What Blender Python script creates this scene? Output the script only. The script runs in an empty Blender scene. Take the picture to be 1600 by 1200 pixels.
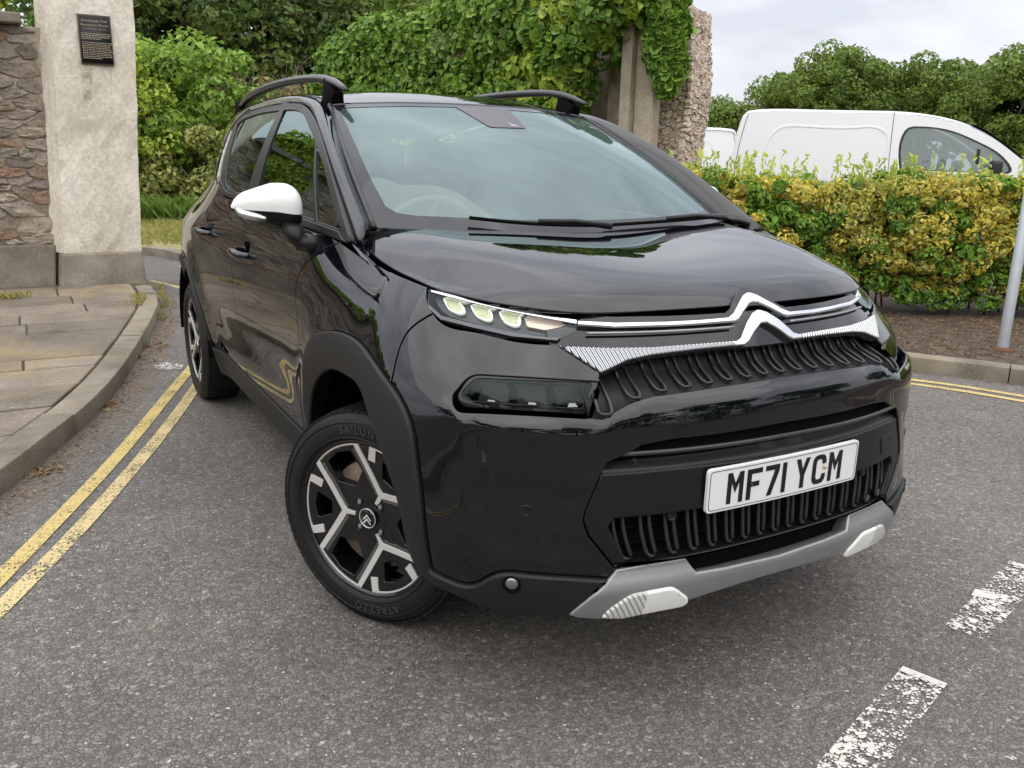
import bpy, bmesh, math, random
import numpy as np
from mathutils import Matrix, Vector
from mathutils.geometry import delaunay_2d_cdt
R_ = math.radians
SC = bpy.context.scene
COL = SC.collection

# ------------------------------------------------------------------ camera
# world frame: origin on the road under the car's front axle, x to the car's
# left, y towards the car's tail, z up (metres).  The camera was solved from
# mirror pairs on the car (lamps, plate, roof rails) and the wheel hubs.
F_PX, YAW, PITCH, ROLL = 1329.93, 0.518284, 0.262129, 0.023214
CAM = np.array([-1.593421, -2.204214, 1.338640])
def cam_axes():
    cy, sy, cp, sp = math.cos(YAW), math.sin(YAW), math.cos(PITCH), math.sin(PITCH)
    cr, sr = math.cos(ROLL), math.sin(ROLL)
    fwd = np.array([sy*cp, cy*cp, -sp]); right = np.array([cy, -sy, 0.])
    up = np.cross(right, fwd)
    return cr*right+sr*up, -sr*right+cr*up, fwd
RT, UP, FW = cam_axes()
cam = bpy.data.cameras.new('camera'); cam.sensor_width = 36; cam.lens = F_PX/1600*36
cam.clip_start = .05; cam.clip_end = 600
camo = bpy.data.objects.new('camera', cam); COL.objects.link(camo); SC.camera = camo
camo.matrix_world = Matrix(((RT[0], UP[0], -FW[0], CAM[0]), (RT[1], UP[1], -FW[1], CAM[1]),
                            (RT[2], UP[2], -FW[2], CAM[2]), (0, 0, 0, 1)))
def ray(px): return RT*((px[0]-800)/F_PX) - UP*((px[1]-600)/F_PX) + FW
def on(px, ax, v):
    d = ray(px); i = 'xyz'.index(ax); return CAM + d*((v-CAM[i])/d[i])
def gnd(px, z=0.): return on(px, 'z', z)

# ------------------------------------------------------------------ light
SUN_EL, SUN_AZ = 52, 215          # high, veiled sun from behind the camera's left
W = bpy.data.worlds.new('World'); SC.world = W; W.use_nodes = True
nt = W.node_tree; nt.nodes.clear()
def wn(t, **k):
    n = nt.nodes.new(t)
    for a, b in k.items(): setattr(n, a, b)
    return n
wo = wn('ShaderNodeOutputWorld'); bg = wn('ShaderNodeBackground')
sky = wn('ShaderNodeTexSky', sky_type='NISHITA', sun_disc=False, sun_elevation=R_(SUN_EL), sun_rotation=R_(SUN_AZ))
sky.dust_density = 3.0; sky.air_density = 1.0
tc = wn('ShaderNodeTexCoord'); mp = wn('ShaderNodeMapping'); mp.inputs['Scale'].default_value = (1.2, 1.2, 3.4)
n1 = wn('ShaderNodeTexNoise'); n1.inputs['Scale'].default_value = 1.7; n1.inputs['Detail'].default_value = 8; n1.inputs['Roughness'].default_value = .55
n1.inputs['Distortion'].default_value = .35
cr = wn('ShaderNodeValToRGB')
cr.color_ramp.elements[0].position = .36; cr.color_ramp.elements[0].color = (5.0, 5.2, 5.75, 1)
cr.color_ramp.elements[1].position = .64; cr.color_ramp.elements[1].color = (8.1, 8.25, 8.6, 1)
mx = wn('ShaderNodeMix', data_type='RGBA'); mx.inputs[0].default_value = .90
bg.inputs['Strength'].default_value = .08
L = nt.links.new
L(tc.outputs['Generated'], mp.inputs['Vector']); L(mp.outputs['Vector'], n1.inputs['Vector']); L(n1.outputs['Fac'], cr.inputs['Fac'])
sp = wn('ShaderNodeSeparateXYZ'); L(tc.outputs['Generated'], sp.inputs[0])          # overcast sky: brightens smoothly towards the zenith
ov = wn('ShaderNodeMapRange'); ov.inputs['From Min'].default_value = 0; ov.inputs['From Max'].default_value = 1; ov.inputs['To Min'].default_value = 1.04; ov.inputs['To Max'].default_value = 2.5; L(sp.outputs[2], ov.inputs[0])
vm = wn('ShaderNodeVectorMath', operation='SCALE'); L(cr.outputs[0], vm.inputs[0]); L(ov.outputs[0], vm.inputs['Scale'])
L(sky.outputs[0], mx.inputs[6]); L(vm.outputs[0], mx.inputs[7]); L(mx.outputs[2], bg.inputs[0]); L(bg.outputs[0], wo.inputs[0])
sun = bpy.data.lights.new('sun', 'SUN'); sun.energy = 1.15; sun.angle = R_(130); sun.color = (1, .92, .80)
suno = bpy.data.objects.new('sun', sun); COL.objects.link(suno)
suno.rotation_euler = (R_(90-SUN_EL), 0, R_(180-SUN_AZ)); suno.location = (-8, -8, 20)
vs = SC.view_settings; vs.view_transform = 'Standard'; vs.look = 'None'; vs.exposure = 0.70; vs.gamma = 1; vs.use_curve_mapping = False
SC.render.engine = 'CYCLES'
cy_ = SC.cycles; cy_.use_denoising = True; cy_.max_bounces = 8; cy_.transparent_max_bounces = 12; cy_.glossy_bounces = 5
cy_.caustics_reflective = False; cy_.caustics_refractive = False; cy_.sample_clamp_indirect = 6
SC.render.film_transparent = False

# ------------------------------------------------------------------ materials
def mat(name, color=(.5, .5, .5), rough=.5, metal=0., spec=.5, coat=0., coat_rough=.03, coat_ior=1.5, bump=None, noise=None, trans=0., ior=1.45, emit=None, sheen=0):
    """bump=(scale, strength, distance); noise=(scale, amount, (r,g,b) second colour)"""
    m = bpy.data.materials.new(name); m.use_nodes = True
    t = m.node_tree; b = t.nodes['Principled BSDF']
    b.inputs['Base Color'].default_value = (*color, 1); b.inputs['Roughness'].default_value = rough
    b.inputs['Metallic'].default_value = metal; b.inputs['Specular IOR Level'].default_value = spec
    b.inputs['Coat Weight'].default_value = coat; b.inputs['Coat IOR'].default_value = coat_ior; b.inputs['Coat Roughness'].default_value = coat_rough
    b.inputs['Transmission Weight'].default_value = trans; b.inputs['IOR'].default_value = ior
    if emit: b.inputs['Emission Color'].default_value = (*emit[0], 1); b.inputs['Emission Strength'].default_value = emit[1]
    co = t.nodes.new('ShaderNodeTexCoord')
    if noise:
        n = t.nodes.new('ShaderNodeTexNoise'); n.inputs['Scale'].default_value = noise[0]; n.inputs['Detail'].default_value = 6
        r = t.nodes.new('ShaderNodeValToRGB'); r.color_ramp.elements[0].position = .5-.5*noise[1]; r.color_ramp.elements[1].position = .5+.5*noise[1]
        r.color_ramp.elements[0].color = (*color, 1); r.color_ramp.elements[1].color = (*noise[2], 1)
        t.links.new(co.outputs['Object'], n.inputs['Vector']); t.links.new(n.outputs['Fac'], r.inputs['Fac']); t.links.new(r.outputs[0], b.inputs['Base Color'])
    if bump:
        n = t.nodes.new('ShaderNodeTexNoise'); n.inputs['Scale'].default_value = bump[0]; n.inputs['Detail'].default_value = 5
        u = t.nodes.new('ShaderNodeBump'); u.inputs['Strength'].default_value = bump[1]; u.inputs['Distance'].default_value = bump[2]
        t.links.new(co.outputs['Object'], n.inputs['Vector']); t.links.new(n.outputs['Fac'], u.inputs['Height']); t.links.new(u.outputs[0], b.inputs['Normal'])
    return m
class G:
    """tiny node-graph helper"""
    def __init__(s, name):
        s.m = bpy.data.materials.new(name); s.m.use_nodes = True; s.t = s.m.node_tree; s.b = s.t.nodes['Principled BSDF']
        s.co = s.t.nodes.new('ShaderNodeTexCoord')
    def n(s, t, ins=None, **k):
        n = s.t.nodes.new(t)
        for a, b in k.items(): setattr(n, a, b)
        for a, b in (ins or {}).items():
            if hasattr(b, 'bl_idname') or isinstance(b, bpy.types.NodeSocket): s.t.links.new(b, n.inputs[a])
            else: n.inputs[a].default_value = b
        return n
    def noise(s, scale, detail=5, rough=.5, vec=None, dist=0.):
        return s.n('ShaderNodeTexNoise', {'Scale': scale, 'Detail': detail, 'Roughness': rough, 'Distortion': dist, 'Vector': vec or s.co.outputs['Object']})
    def vor(s, scale, feature='F1', vec=None, rnd=1.):
        return s.n('ShaderNodeTexVoronoi', {'Scale': scale, 'Randomness': rnd, 'Vector': vec or s.co.outputs['Object']}, feature=feature)
    def ramp(s, fac, stops):
        r = s.n('ShaderNodeValToRGB', {'Fac': fac}); e = r.color_ramp.elements
        while len(e) > 1: e.remove(e[0])
        e[0].position = stops[0][0]; e[0].color = (*stops[0][1], 1)
        for p, c in stops[1:]: q = e.new(p); q.color = (*c, 1)
        return r.outputs[0]
    def mix(s, fac, a, b, mode='MIX'):
        m = s.n('ShaderNodeMix', data_type='RGBA', blend_type=mode)
        for i, v in ((0, fac), (6, a), (7, b)):
            if isinstance(v, bpy.types.NodeSocket): s.t.links.new(v, m.inputs[i])
            elif i == 0: m.inputs[0].default_value = v
            else: m.inputs[i].default_value = (*v, 1)
        return m.outputs[2]
    def math(s, op, a, b=0.):
        m = s.n('ShaderNodeMath', operation=op)
        for i, v in ((0, a), (1, b)):
            if isinstance(v, bpy.types.NodeSocket): s.t.links.new(v, m.inputs[i])
            else: m.inputs[i].default_value = v
        return m.outputs[0]
    def bump(s, h, strength=1., dist=.01):
        u = s.n('ShaderNodeBump', {'Height': h, 'Strength': strength, 'Distance': dist}); s.t.links.new(u.outputs[0], s.b.inputs['Normal'])
    def out(s, **k):
        for a, v in k.items():
            i = s.b.inputs[a.replace('_', ' ')]
            if isinstance(v, bpy.types.NodeSocket): s.t.links.new(v, i)
            elif isinstance(v, tuple): i.default_value = (*v, 1)
            else: i.default_value = v
        return s.m

# ------------------------------------------------------------------ mesh helpers
def tag(o, label=None, cat=None, group=None, kind=None):
    for k, v in (('label', label), ('category', cat), ('group', group), ('kind', kind)):
        if v: o[k] = v
    return o
def empty(name, loc=(0, 0, 0), rz=0.):
    o = bpy.data.objects.new(name, None); COL.objects.link(o); o.location = loc; o.rotation_euler = (0, 0, rz); o.empty_display_size = .1
    return o
def mk(name, V, F, m, parent=None, smooth=True, normals=None):
    me = bpy.data.meshes.new(name)
    V = np.asarray(V, dtype=float)
    me.from_pydata(V.tolist(), [], [list(map(int, f)) for f in F])
    if m: me.materials.append(m)
    if smooth: me.polygons.foreach_set('use_smooth', [True]*len(me.polygons))
    me.update()
    if normals is not None: me.normals_split_custom_set_from_vertices([tuple(n) for n in normals])
    o = bpy.data.objects.new(name, me); COL.objects.link(o)
    if parent: o.parent = parent
    return o
def mkfast(name, V, F, m, parent=None, smooth=False):
    """big meshes: V (n,3) array, F (k,3|4) array"""
    V = np.ascontiguousarray(V, dtype=np.float32); F = np.ascontiguousarray(F, dtype=np.int32); c = F.shape[1]
    me = bpy.data.meshes.new(name)
    me.vertices.add(len(V)); me.vertices.foreach_set('co', V.ravel())
    me.loops.add(F.size); me.loops.foreach_set('vertex_index', F.ravel())
    me.polygons.add(len(F)); me.polygons.foreach_set('loop_start', np.arange(0, F.size, c, dtype=np.int32))
    me.polygons.foreach_set('use_smooth', np.full(len(F), smooth))
    me.materials.append(m); me.update(calc_edges=True)
    o = bpy.data.objects.new(name, me); COL.objects.link(o)
    if parent: o.parent = parent
    return o
class MB:
    """collects shapes for one mesh"""
    def __init__(s): s.V = []; s.F = []
    def add(s, V, F):
        k = len(s.V); s.V += [tuple(map(float, v)) for v in V]; s.F += [tuple(i+k for i in f) for f in F]; return s
    def box(s, c, d, rz=0., M=None):
        V = []
        for x in (-.5, .5):
            for y in (-.5, .5):
                for z in (-.5, .5):
                    v = Vector((x*d[0], y*d[1], z*d[2]))
                    if rz: v = Matrix.Rotation(rz, 3, 'Z') @ v
                    if M: v = M @ v
                    V.append((v.x+c[0], v.y+c[1], v.z+c[2]))
        return s.add(V, [(0, 1, 3, 2), (4, 6, 7, 5), (0, 4, 5, 1), (2, 3, 7, 6), (0, 2, 6, 4), (1, 5, 7, 3)])
    def tube(s, pts, r, n=8, caps=True, flat=1., up=None):
        P = [Vector(p) for p in pts]; rs = r if hasattr(r, '__len__') else [r]*len(P)
        V = []; ref = Vector(up) if up else None
        for i, p in enumerate(P):
            t = (P[min(i+1, len(P)-1)]-P[max(i-1, 0)]).normalized()
            u = ref or (Vector((0, 0, 1)) if abs(t.z) < .9 else Vector((1, 0, 0)))
            a = t.cross(u).normalized(); b = a.cross(t).normalized()
            for k in range(n):
                q = 2*math.pi*k/n; V.append(p + a*(math.cos(q)*rs[i]) + b*(math.sin(q)*rs[i]*flat))
        F = [(i*n+k, i*n+(k+1) % n, (i+1)*n+(k+1) % n, (i+1)*n+k) for i in range(len(P)-1) for k in range(n)]
        if caps: F += [tuple(range(n))[::-1], tuple(range((len(P)-1)*n, len(P)*n))]
        return s.add(V, F)
    def lathe(s, prof, n=48, axis='z', closed=False):
        V = []
        for r, h in prof:
            for k in range(n):
                q = 2*math.pi*k/n
                V.append({'z': (r*math.cos(q), r*math.sin(q), h), 'x': (h, r*math.cos(q), r*math.sin(q)), 'y': (r*math.cos(q), h, r*math.sin(q))}[axis])
        m = len(prof); F = []
        for i in range(m-1 if not closed else m):
            j = (i+1) % m
            F += [(i*n+k, i*n+(k+1) % n, j*n+(k+1) % n, j*n+k) for k in range(n)]
        return s.add(V, F)
    def prism(s, poly, h0, h1, f=lambda u, v, w: (u, v, w)):
        n = len(poly); V = [f(u, v, h0) for u, v in poly]+[f(u, v, h1) for u, v in poly]
        F = [(i, (i+1) % n, n+(i+1) % n, n+i) for i in range(n)]+[tuple(range(n))[::-1], tuple(range(n, 2*n))]
        return s.add(V, F)
    def build(s, name, m, parent=None, smooth=True, bevel=0., seg=2, auto=None):
        o = mk(name, s.V, s.F, m, parent, smooth)
        if bevel or auto:
            bm = bmesh.new(); bm.from_mesh(o.data); bmesh.ops.recalc_face_normals(bm, faces=bm.faces)
            if bevel:
                ed = [e for e in bm.edges if len(e.link_faces) == 2 and e.calc_face_angle(0) > .5]
                bmesh.ops.bevel(bm, geom=ed, offset=bevel, segments=seg, affect='EDGES', profile=.5, clamp_overlap=True)
            ang = auto or .6
            for e in bm.edges:
                if len(e.link_faces) == 2 and e.calc_face_angle(0) > ang: e.smooth = False
            bm.to_mesh(o.data); bm.free()
        return o
def spline(pts, n):
    """Catmull-Rom through pts (chord-length param), n samples"""
    P = np.asarray(pts, float)
    if len(P) == 2: return P[0]+(P[1]-P[0])*np.linspace(0, 1, n)[:, None]
    t = np.r_[0, np.cumsum(np.maximum(np.linalg.norm(np.diff(P, axis=0), axis=1), 1e-9))]
    return ncs(t, P)(np.linspace(0, t[-1], n))
def ncs(x, Y):
    """natural cubic spline interpolant, vectorised"""
    x = np.asarray(x, float); Y = np.asarray(Y, float); n = len(x); h = np.diff(x)
    Yf = Y.reshape(n, -1)
    A = np.zeros((n, n)); B = np.zeros_like(Yf); A[0, 0] = A[-1, -1] = 1
    for i in range(1, n-1):
        A[i, i-1] = h[i-1]; A[i, i] = 2*(h[i-1]+h[i]); A[i, i+1] = h[i]
        B[i] = 6*((Yf[i+1]-Yf[i])/h[i]-(Yf[i]-Yf[i-1])/h[i-1])
    Mm = np.linalg.solve(A, B)
    def f(q):
        q = np.asarray(q, float); sh = q.shape; q = q.ravel(); qc = np.clip(q, x[0], x[-1])
        i = np.clip(np.searchsorted(x, qc)-1, 0, n-2); d = qc-x[i]; hh = h[i]; e = x[i+1]-qc
        hh = hh[:, None]; d = d[:, None]; e = e[:, None]
        r = Mm[i]*e**3/(6*hh)+Mm[i+1]*d**3/(6*hh)+(Yf[i]/hh-Mm[i]*hh/6)*e+(Yf[i+1]/hh-Mm[i+1]*hh/6)*d
        return r.reshape(sh+Y.shape[1:])
    return f
def sstep(a, b, x):
    t = np.clip((np.asarray(x, float)-a)/(b-a), 0, 1); return t*t*(3-2*t)
def tensor(rows, nu, nv, ku=None, kv=None):
    """rows: (r,c,3) control points, interpolated both ways -> (nv,nu,3) grid"""
    A = np.asarray(rows, float); r, c, _ = A.shape
    kv = np.linspace(0, 1, r) if kv is None else np.asarray(kv); ku = np.linspace(0, 1, c) if ku is None else np.asarray(ku)
    B = ncs(kv, A)(np.linspace(kv[0], kv[-1], nv)); Cc = ncs(ku, B.transpose(1, 0, 2))(np.linspace(ku[0], ku[-1], nu))
    return Cc.transpose(1, 0, 2)
def grid_faces(nv, nu, flip=False):
    F = [(j*nu+i, j*nu+i+1, (j+1)*nu+i+1, (j+1)*nu+i) for j in range(nv-1) for i in range(nu-1)]
    return [f[::-1] for f in F] if flip else F
def sheet(name, Gd, m, parent, thick=0., flip=False):
    nv, nu, _ = Gd.shape
    o = mk(name, Gd.reshape(-1, 3), grid_faces(nv, nu, flip), m, parent)
    if thick:
        md = o.modifiers.new('solid', 'SOLIDIFY'); md.thickness = thick; md.offset = -1
    return o
def poly_in(P, poly):
    x, y = P[:, 0], P[:, 1]; q = np.asarray(poly); r = np.zeros(len(P), bool); j = len(q)-1
    for i in range(len(q)):
        c = (q[i, 1] > y) != (q[j, 1] > y)
        with np.errstate(divide='ignore', invalid='ignore'):
            r ^= c & (x < (q[j, 0]-q[i, 0])*(y-q[i, 1])/(q[j, 1]-q[i, 1])+q[i, 0])
        j = i
    return r
def seg_dist(P, poly):
    q = np.asarray(poly); d = np.full(len(P), 1e9)
    for i in range(len(q)):
        a, b = q[i], q[(i+1) % len(q)]; e = b-a; t = np.clip(((P-a)@e)/max(e@e, 1e-12), 0, 1)
        d = np.minimum(d, np.linalg.norm(P-a-t[:, None]*e, axis=1))
    return d
def densify(poly, step, closed=True):
    out = []; n = len(poly)
    for i in range(n if closed else n-1):
        a = np.asarray(poly[i]); b = np.asarray(poly[(i+1) % n]); k = max(1, int(round(np.linalg.norm(b-a)/step)))
        out += [a+(b-a)*(j/k) for j in range(k)]
    if not closed: out.append(np.asarray(poly[-1]))
    return np.array(out)
def panel(name, f, poly, m, parent, holes=(), step=.02, edge=.012, shrink=.002, r=.002, depth=.014, off=0., mirror=False, flat=False):
    """a body panel: a trimmed piece of the master surface f(u,v)->xyz, with rolled edges.
    poly and holes are outlines in (u,v); analytic normals keep the reflections clean."""
    loops = [densify(np.asarray(poly, float), edge)]+[densify(np.asarray(h, float), edge) for h in holes]
    def inside(P):
        r_ = poly_in(P, loops[0])
        for h in loops[1:]: r_ &= ~poly_in(P, h)
        return r_
    lo = loops[0].min(0); hi = loops[0].max(0)
    gx = np.arange(lo[0], hi[0], step); gy = np.arange(lo[1], hi[1], step*.87)
    XX, YY = np.meshgrid(gx, gy); XX = XX+(np.arange(len(gy)) % 2)[:, None]*step*.5
    Q = np.c_[XX.ravel(), YY.ravel()]; Q = Q[inside(Q)]
    if len(Q):
        d = np.min([seg_dist(Q, l) for l in loops], axis=0); Q = Q[d > edge*.6]
    pts = []; ed = []
    for l in loops:
        k = len(pts); n = len(l); pts += l.tolist(); ed += [(k+i, k+(i+1) % n) for i in range(n)]
    pts += Q.tolist()
    vo, eo, fo, *_ = delaunay_2d_cdt([Vector(p) for p in pts], ed, [], 0, 1e-6)
    UV = np.array([(v.x, v.y) for v in vo]); T = np.array([list(t) for t in fo])
    c = UV[T].mean(1); T = T[inside(c)]
    used = np.unique(T); rm = -np.ones(len(UV), int); rm[used] = np.arange(len(used)); UV = UV[used]; T = rm[T]
    h = 1e-3
    def P_(u, v): return f(u, v)
    P = P_(UV[:, 0], UV[:, 1])
    N = np.cross(P_(UV[:, 0]+h, UV[:, 1])-P_(UV[:, 0]-h, UV[:, 1]), P_(UV[:, 0], UV[:, 1]+h)-P_(UV[:, 0], UV[:, 1]-h))
    N /= np.maximum(np.linalg.norm(N, axis=1), 1e-12)[:, None]
    # orient triangles with normals
    tn = np.cross(P[T[:, 1]]-P[T[:, 0]], P[T[:, 2]]-P[T[:, 0]]); fl = (tn*N[T[:, 0]]).sum(1) < 0
    T[fl] = T[fl][:, ::-1]
    P = P+N*off
    E = {}
    for t in T:
        for a, b in ((t[0], t[1]), (t[1], t[2]), (t[2], t[0])): E[(a, b)] = 1
    bd = [(a, b) for (a, b) in E if (b, a) not in E]
    o = np.zeros_like(P)
    for a, b in bd:
        d = P[b]-P[a]; w = np.cross(d, N[a]+N[b]); w /= max(np.linalg.norm(w), 1e-12); o[a] += w; o[b] += w
    bi = np.unique([i for e in bd for i in e]) if bd else np.array([], int)
    on_ = np.linalg.norm(o[bi], axis=1); o[bi] /= np.maximum(on_, 1e-9)[:, None]
    P[bi] -= o[bi]*(shrink+r)
    V = [P]; NN = [N]; F = [tuple(t) for t in T]; k0 = len(P); idx = {v: i for i, v in enumerate(bi)}; prev = {v: v for v in bi}
    prof = [(math.sin(a)*r, r*(1-math.cos(a)), a) for a in (R_(30), R_(60), R_(90))]+[(r, r+depth, R_(90))]
    for s_, d_, a in prof:
        V.append(P[bi]+o[bi]*s_-N[bi]*d_); NN.append(N[bi]*math.cos(a)+o[bi]*math.sin(a))
        cur = {v: k0+i for v, i in idx.items()}
        F += [(prev[b], prev[a_], cur[a_], cur[b]) for a_, b in bd]
        prev = cur; k0 += len(bi)
    V = np.vstack(V); NN = np.vstack(NN)
    out = [mk(name, V, F, m, parent, normals=None if flat else NN)]
    if mirror:
        V2 = V*[-1, 1, 1]; N2 = NN*[-1, 1, 1]
        out.append(mk(name, V2, [t[::-1] for t in F], m, parent, normals=None if flat else N2))
    return out
# ================================================================== SETTING
rng = np.random.default_rng(7); random.seed(7)
# ---- surface materials
def asphalt(name, tone=1., warm=1.):
    g = G(name); v = g.co.outputs['Object']
    nz = g.noise(30, 3); wv = g.mix(.03, v, nz.outputs['Color'], 'ADD')
    a = g.vor(85, vec=wv); e = g.vor(85, 'DISTANCE_TO_EDGE', vec=wv); b = g.vor(190, vec=wv)
    big = g.noise(.9, 4, .6); mid = g.noise(5, 4, .6)
    hs = g.n('ShaderNodeSeparateColor', {'Color': a.outputs['Color']})
    stone = g.ramp(hs.outputs[0], [(0, (.072*tone*warm, .069*tone, .0635*tone)), (.45, (.098*tone*warm, .094*tone, .0865*tone)), (.85, (.122*tone*warm, .117*tone, .1065*tone)), (.98, (.155*tone*warm, .142*tone, .125*tone)), (1, (.34, .31, .27))])
    gap = g.ramp(e.outputs['Distance'], [(0, (.50, .49, .48)), (.12, (1, 1, 1))])
    c = g.mix(1., stone, gap, 'MULTIPLY')
    c = g.mix(1., c, g.ramp(big.outputs['Fac'], [(.3, (.84, .84, .85)), (.7, (1.14, 1.12, 1.10))]), 'MULTIPLY')
    c = g.mix(1., c, g.ramp(mid.outputs['Fac'], [(.3, (.90, .90, .90)), (.7, (1.1, 1.1, 1.1))]), 'MULTIPLY')
    dn = g.noise(1.7, 6, .7, dist=.6)
    c = g.mix(g.math('MULTIPLY', g.ramp(dn.outputs['Fac'], [(.56, (0, 0, 0)), (.75, (1, 1, 1))]), .25), c, (.16, .135, .105))
    chip = g.ramp(g.n('ShaderNodeSeparateColor', {'Color': b.outputs['Color']}).outputs[1], [(.9925, (0, 0, 0)), (.995, (1, 1, 1))])
    c = g.mix(g.math('MULTIPLY', chip, .8), c, (.58, .55, .50))
    hgt = g.math('ADD', g.math('MINIMUM', g.math('MULTIPLY', e.outputs['Distance'], 3.), .5), g.math('MULTIPLY', hs.outputs[1], .5))
    g.bump(hgt, .6, .006)
    return g.out(Base_Color=c, Roughness=.72, Specular_IOR_Level=.35)
M_ROAD = asphalt('road_asphalt', 1.55, 1.03)
def concrete(name, c0, c1, c2, scale=3., bumpd=.004, moss=None, spots=None):
    g = G(name); a = g.noise(scale, 8, .62); b = g.noise(scale*22, 4, .6); d = g.noise(scale*.45, 5, .6, dist=.5)
    c = g.ramp(a.outputs['Fac'], [(.3, c0), (.5, c1), (.7, c2)])
    c = g.mix(1., c, g.ramp(b.outputs['Fac'], [(.3, (.78, .78, .78)), (.7, (1.16, 1.16, 1.16))]), 'MULTIPLY')
    if moss: c = g.mix(g.math('MULTIPLY', g.ramp(d.outputs['Fac'], [(.52, (0, 0, 0)), (.66, (1, 1, 1))]), moss[1]), c, moss[0])
    if spots:
        s = g.noise(scale*9, 5, .7); c = g.mix(g.math('MULTIPLY', g.ramp(s.outputs['Fac'], [(.62, (0, 0, 0)), (.68, (1, 1, 1))]), spots[1]), c, spots[0])
    g.bump(g.math('ADD', g.math('MULTIPLY', b.outputs['Fac'], .5), a.outputs['Fac']), .6, bumpd)
    oi = g.n('ShaderNodeObjectInfo'); c = g.mix(1., c, g.ramp(oi.outputs['Random'], [(0, (.80, .79, .78)), (1, (1.14, 1.13, 1.12))]), 'MULTIPLY')
    return g.out(Base_Color=c, Roughness=.85, Specular_IOR_Level=.25)
M_SLAB = concrete('paving_concrete', (.135, .113, .088), (.195, .166, .132), (.265, .23, .185), 2.2, .003, ((.33, .25, .13), .55), ((.36, .34, .30), .7))
M_KERB = concrete('kerb_concrete', (.15, .13, .10), (.225, .198, .158), (.30, .265, .215), 4., .006, ((.30, .25, .15), .4), ((.40, .38, .34), .5))
M_JOINT = concrete('joint_grit', (.07, .065, .05), (.10, .09, .07), (.14, .12, .09), 8., .004, ((.06, .09, .03), .5))
M_RENDER = concrete('lime_render', (.43, .39, .32), (.60, .56, .48), (.72, .68, .60), 1.6, .004, ((.40, .35, .26), .6))
M_PLINTH = concrete('weathered_plinth', (.15, .13, .105), (.24, .21, .17), (.33, .30, .25), 3., .008, ((.09, .08, .065), .8), ((.42, .33, .12), .6))
def stone_mat(name, cols, spots=None):
    g = G(name); oi = g.n('ShaderNodeObjectInfo'); ge = g.n('ShaderNodeNewGeometry'); rn = g.math('FRACT', g.math('ADD', oi.outputs['Random'], ge.outputs['Random Per Island']))
    c = g.ramp(rn, [(i/(len(cols)-1), k) for i, k in enumerate(cols)])
    a = g.noise(13, 9, .72, dist=.8); b = g.noise(60, 4, .6)
    c = g.mix(1., c, g.ramp(a.outputs['Fac'], [(.30, (.42, .40, .39)), (.48, (1, 1, 1)), (.70, (1.5, 1.45, 1.38))]), 'MULTIPLY')
    g.bump(g.math('ADD', a.outputs['Fac'], g.math('MULTIPLY', b.outputs['Fac'], .35)), .9, .022)
    return g.out(Base_Color=c, Roughness=.88, Specular_IOR_Level=.25)
M_STONE = stone_mat('rubble_stone', [(.17, .14, .115), (.27, .23, .19), (.33, .285, .235), (.37, .315, .255), (.24, .20, .16), (.30, .19, .13), (.22, .195, .175)])
M_STONE2 = stone_mat('ruin_stone', [(.50, .42, .35), (.62, .53, .45), (.55, .43, .37), (.68, .60, .51), (.58, .46, .39), (.46, .38, .32), (.66, .58, .49)])
M_MORTAR = concrete('lime_mortar', (.26, .215, .165), (.38, .325, .255), (.50, .44, .36), 7., .012)
M_SOIL = concrete('bark_soil', (.06, .045, .034), (.11, .085, .066), (.19, .15, .12), 9., .03, None, ((.34, .28, .22), .6))
M_VERGE = concrete('dry_verge', (.26, .23, .09), (.38, .33, .14), (.46, .39, .19), 4., .02, ((.16, .19, .06), .6))
def paint(name, col, wear, sc=55., alpha=1.):
    g = G(name); n_ = g.noise(sc, 5, .65); m2 = g.noise(6, 3); v = g.vor(85, 'DISTANCE_TO_EDGE')
    f = g.math('ADD', g.math('MULTIPLY', n_.outputs['Fac'], .8), g.math('ADD', g.math('MULTIPLY', m2.outputs['Fac'], .35), g.math('MULTIPLY', v.outputs['Distance'], .5)))
    k = g.ramp(f, [(wear-.02, (0, 0, 0)), (wear+.03, (1, 1, 1))])
    c = g.mix(g.ramp(n_.outputs['Fac'], [(.35, (0, 0, 0)), (.65, (1, 1, 1))]), tuple(x*.82 for x in col), col)
    g.out(Base_Color=c, Roughness=.7); g.bump(n_.outputs['Fac'], .5, .004)
    t = g.t; tr_ = t.nodes.new('ShaderNodeBsdfTransparent'); mx_ = t.nodes.new('ShaderNodeMixShader')
    if alpha < 1: k = g.math('MULTIPLY', g.ramp(f, [(wear-.12, (0, 0, 0)), (wear+.16, (1, 1, 1))]), alpha)
    t.links.new(k, mx_.inputs[0]); t.links.new(tr_.outputs[0], mx_.inputs[1]); t.links.new(g.b.outputs[0], mx_.inputs[2]); t.links.new(mx_.outputs[0], t.nodes['Material Output'].inputs[0])
    return g.m
M_YEL = paint('yellow_line_paint', (.58, .45, .17), .55, 120.); M_YEL2 = paint('faded_yellow_paint', (.60, .48, .24), .575, 110.); M_SILT = paint('gutter_silt', (.25, .19, .135), .66, 40., .75)
M_WHT = paint('worn_white_paint', (.66, .62, .57), .66, 42.); M_WHTE = paint('solid_white_paint', (.66, .63, .58), .54, 60.)
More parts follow.
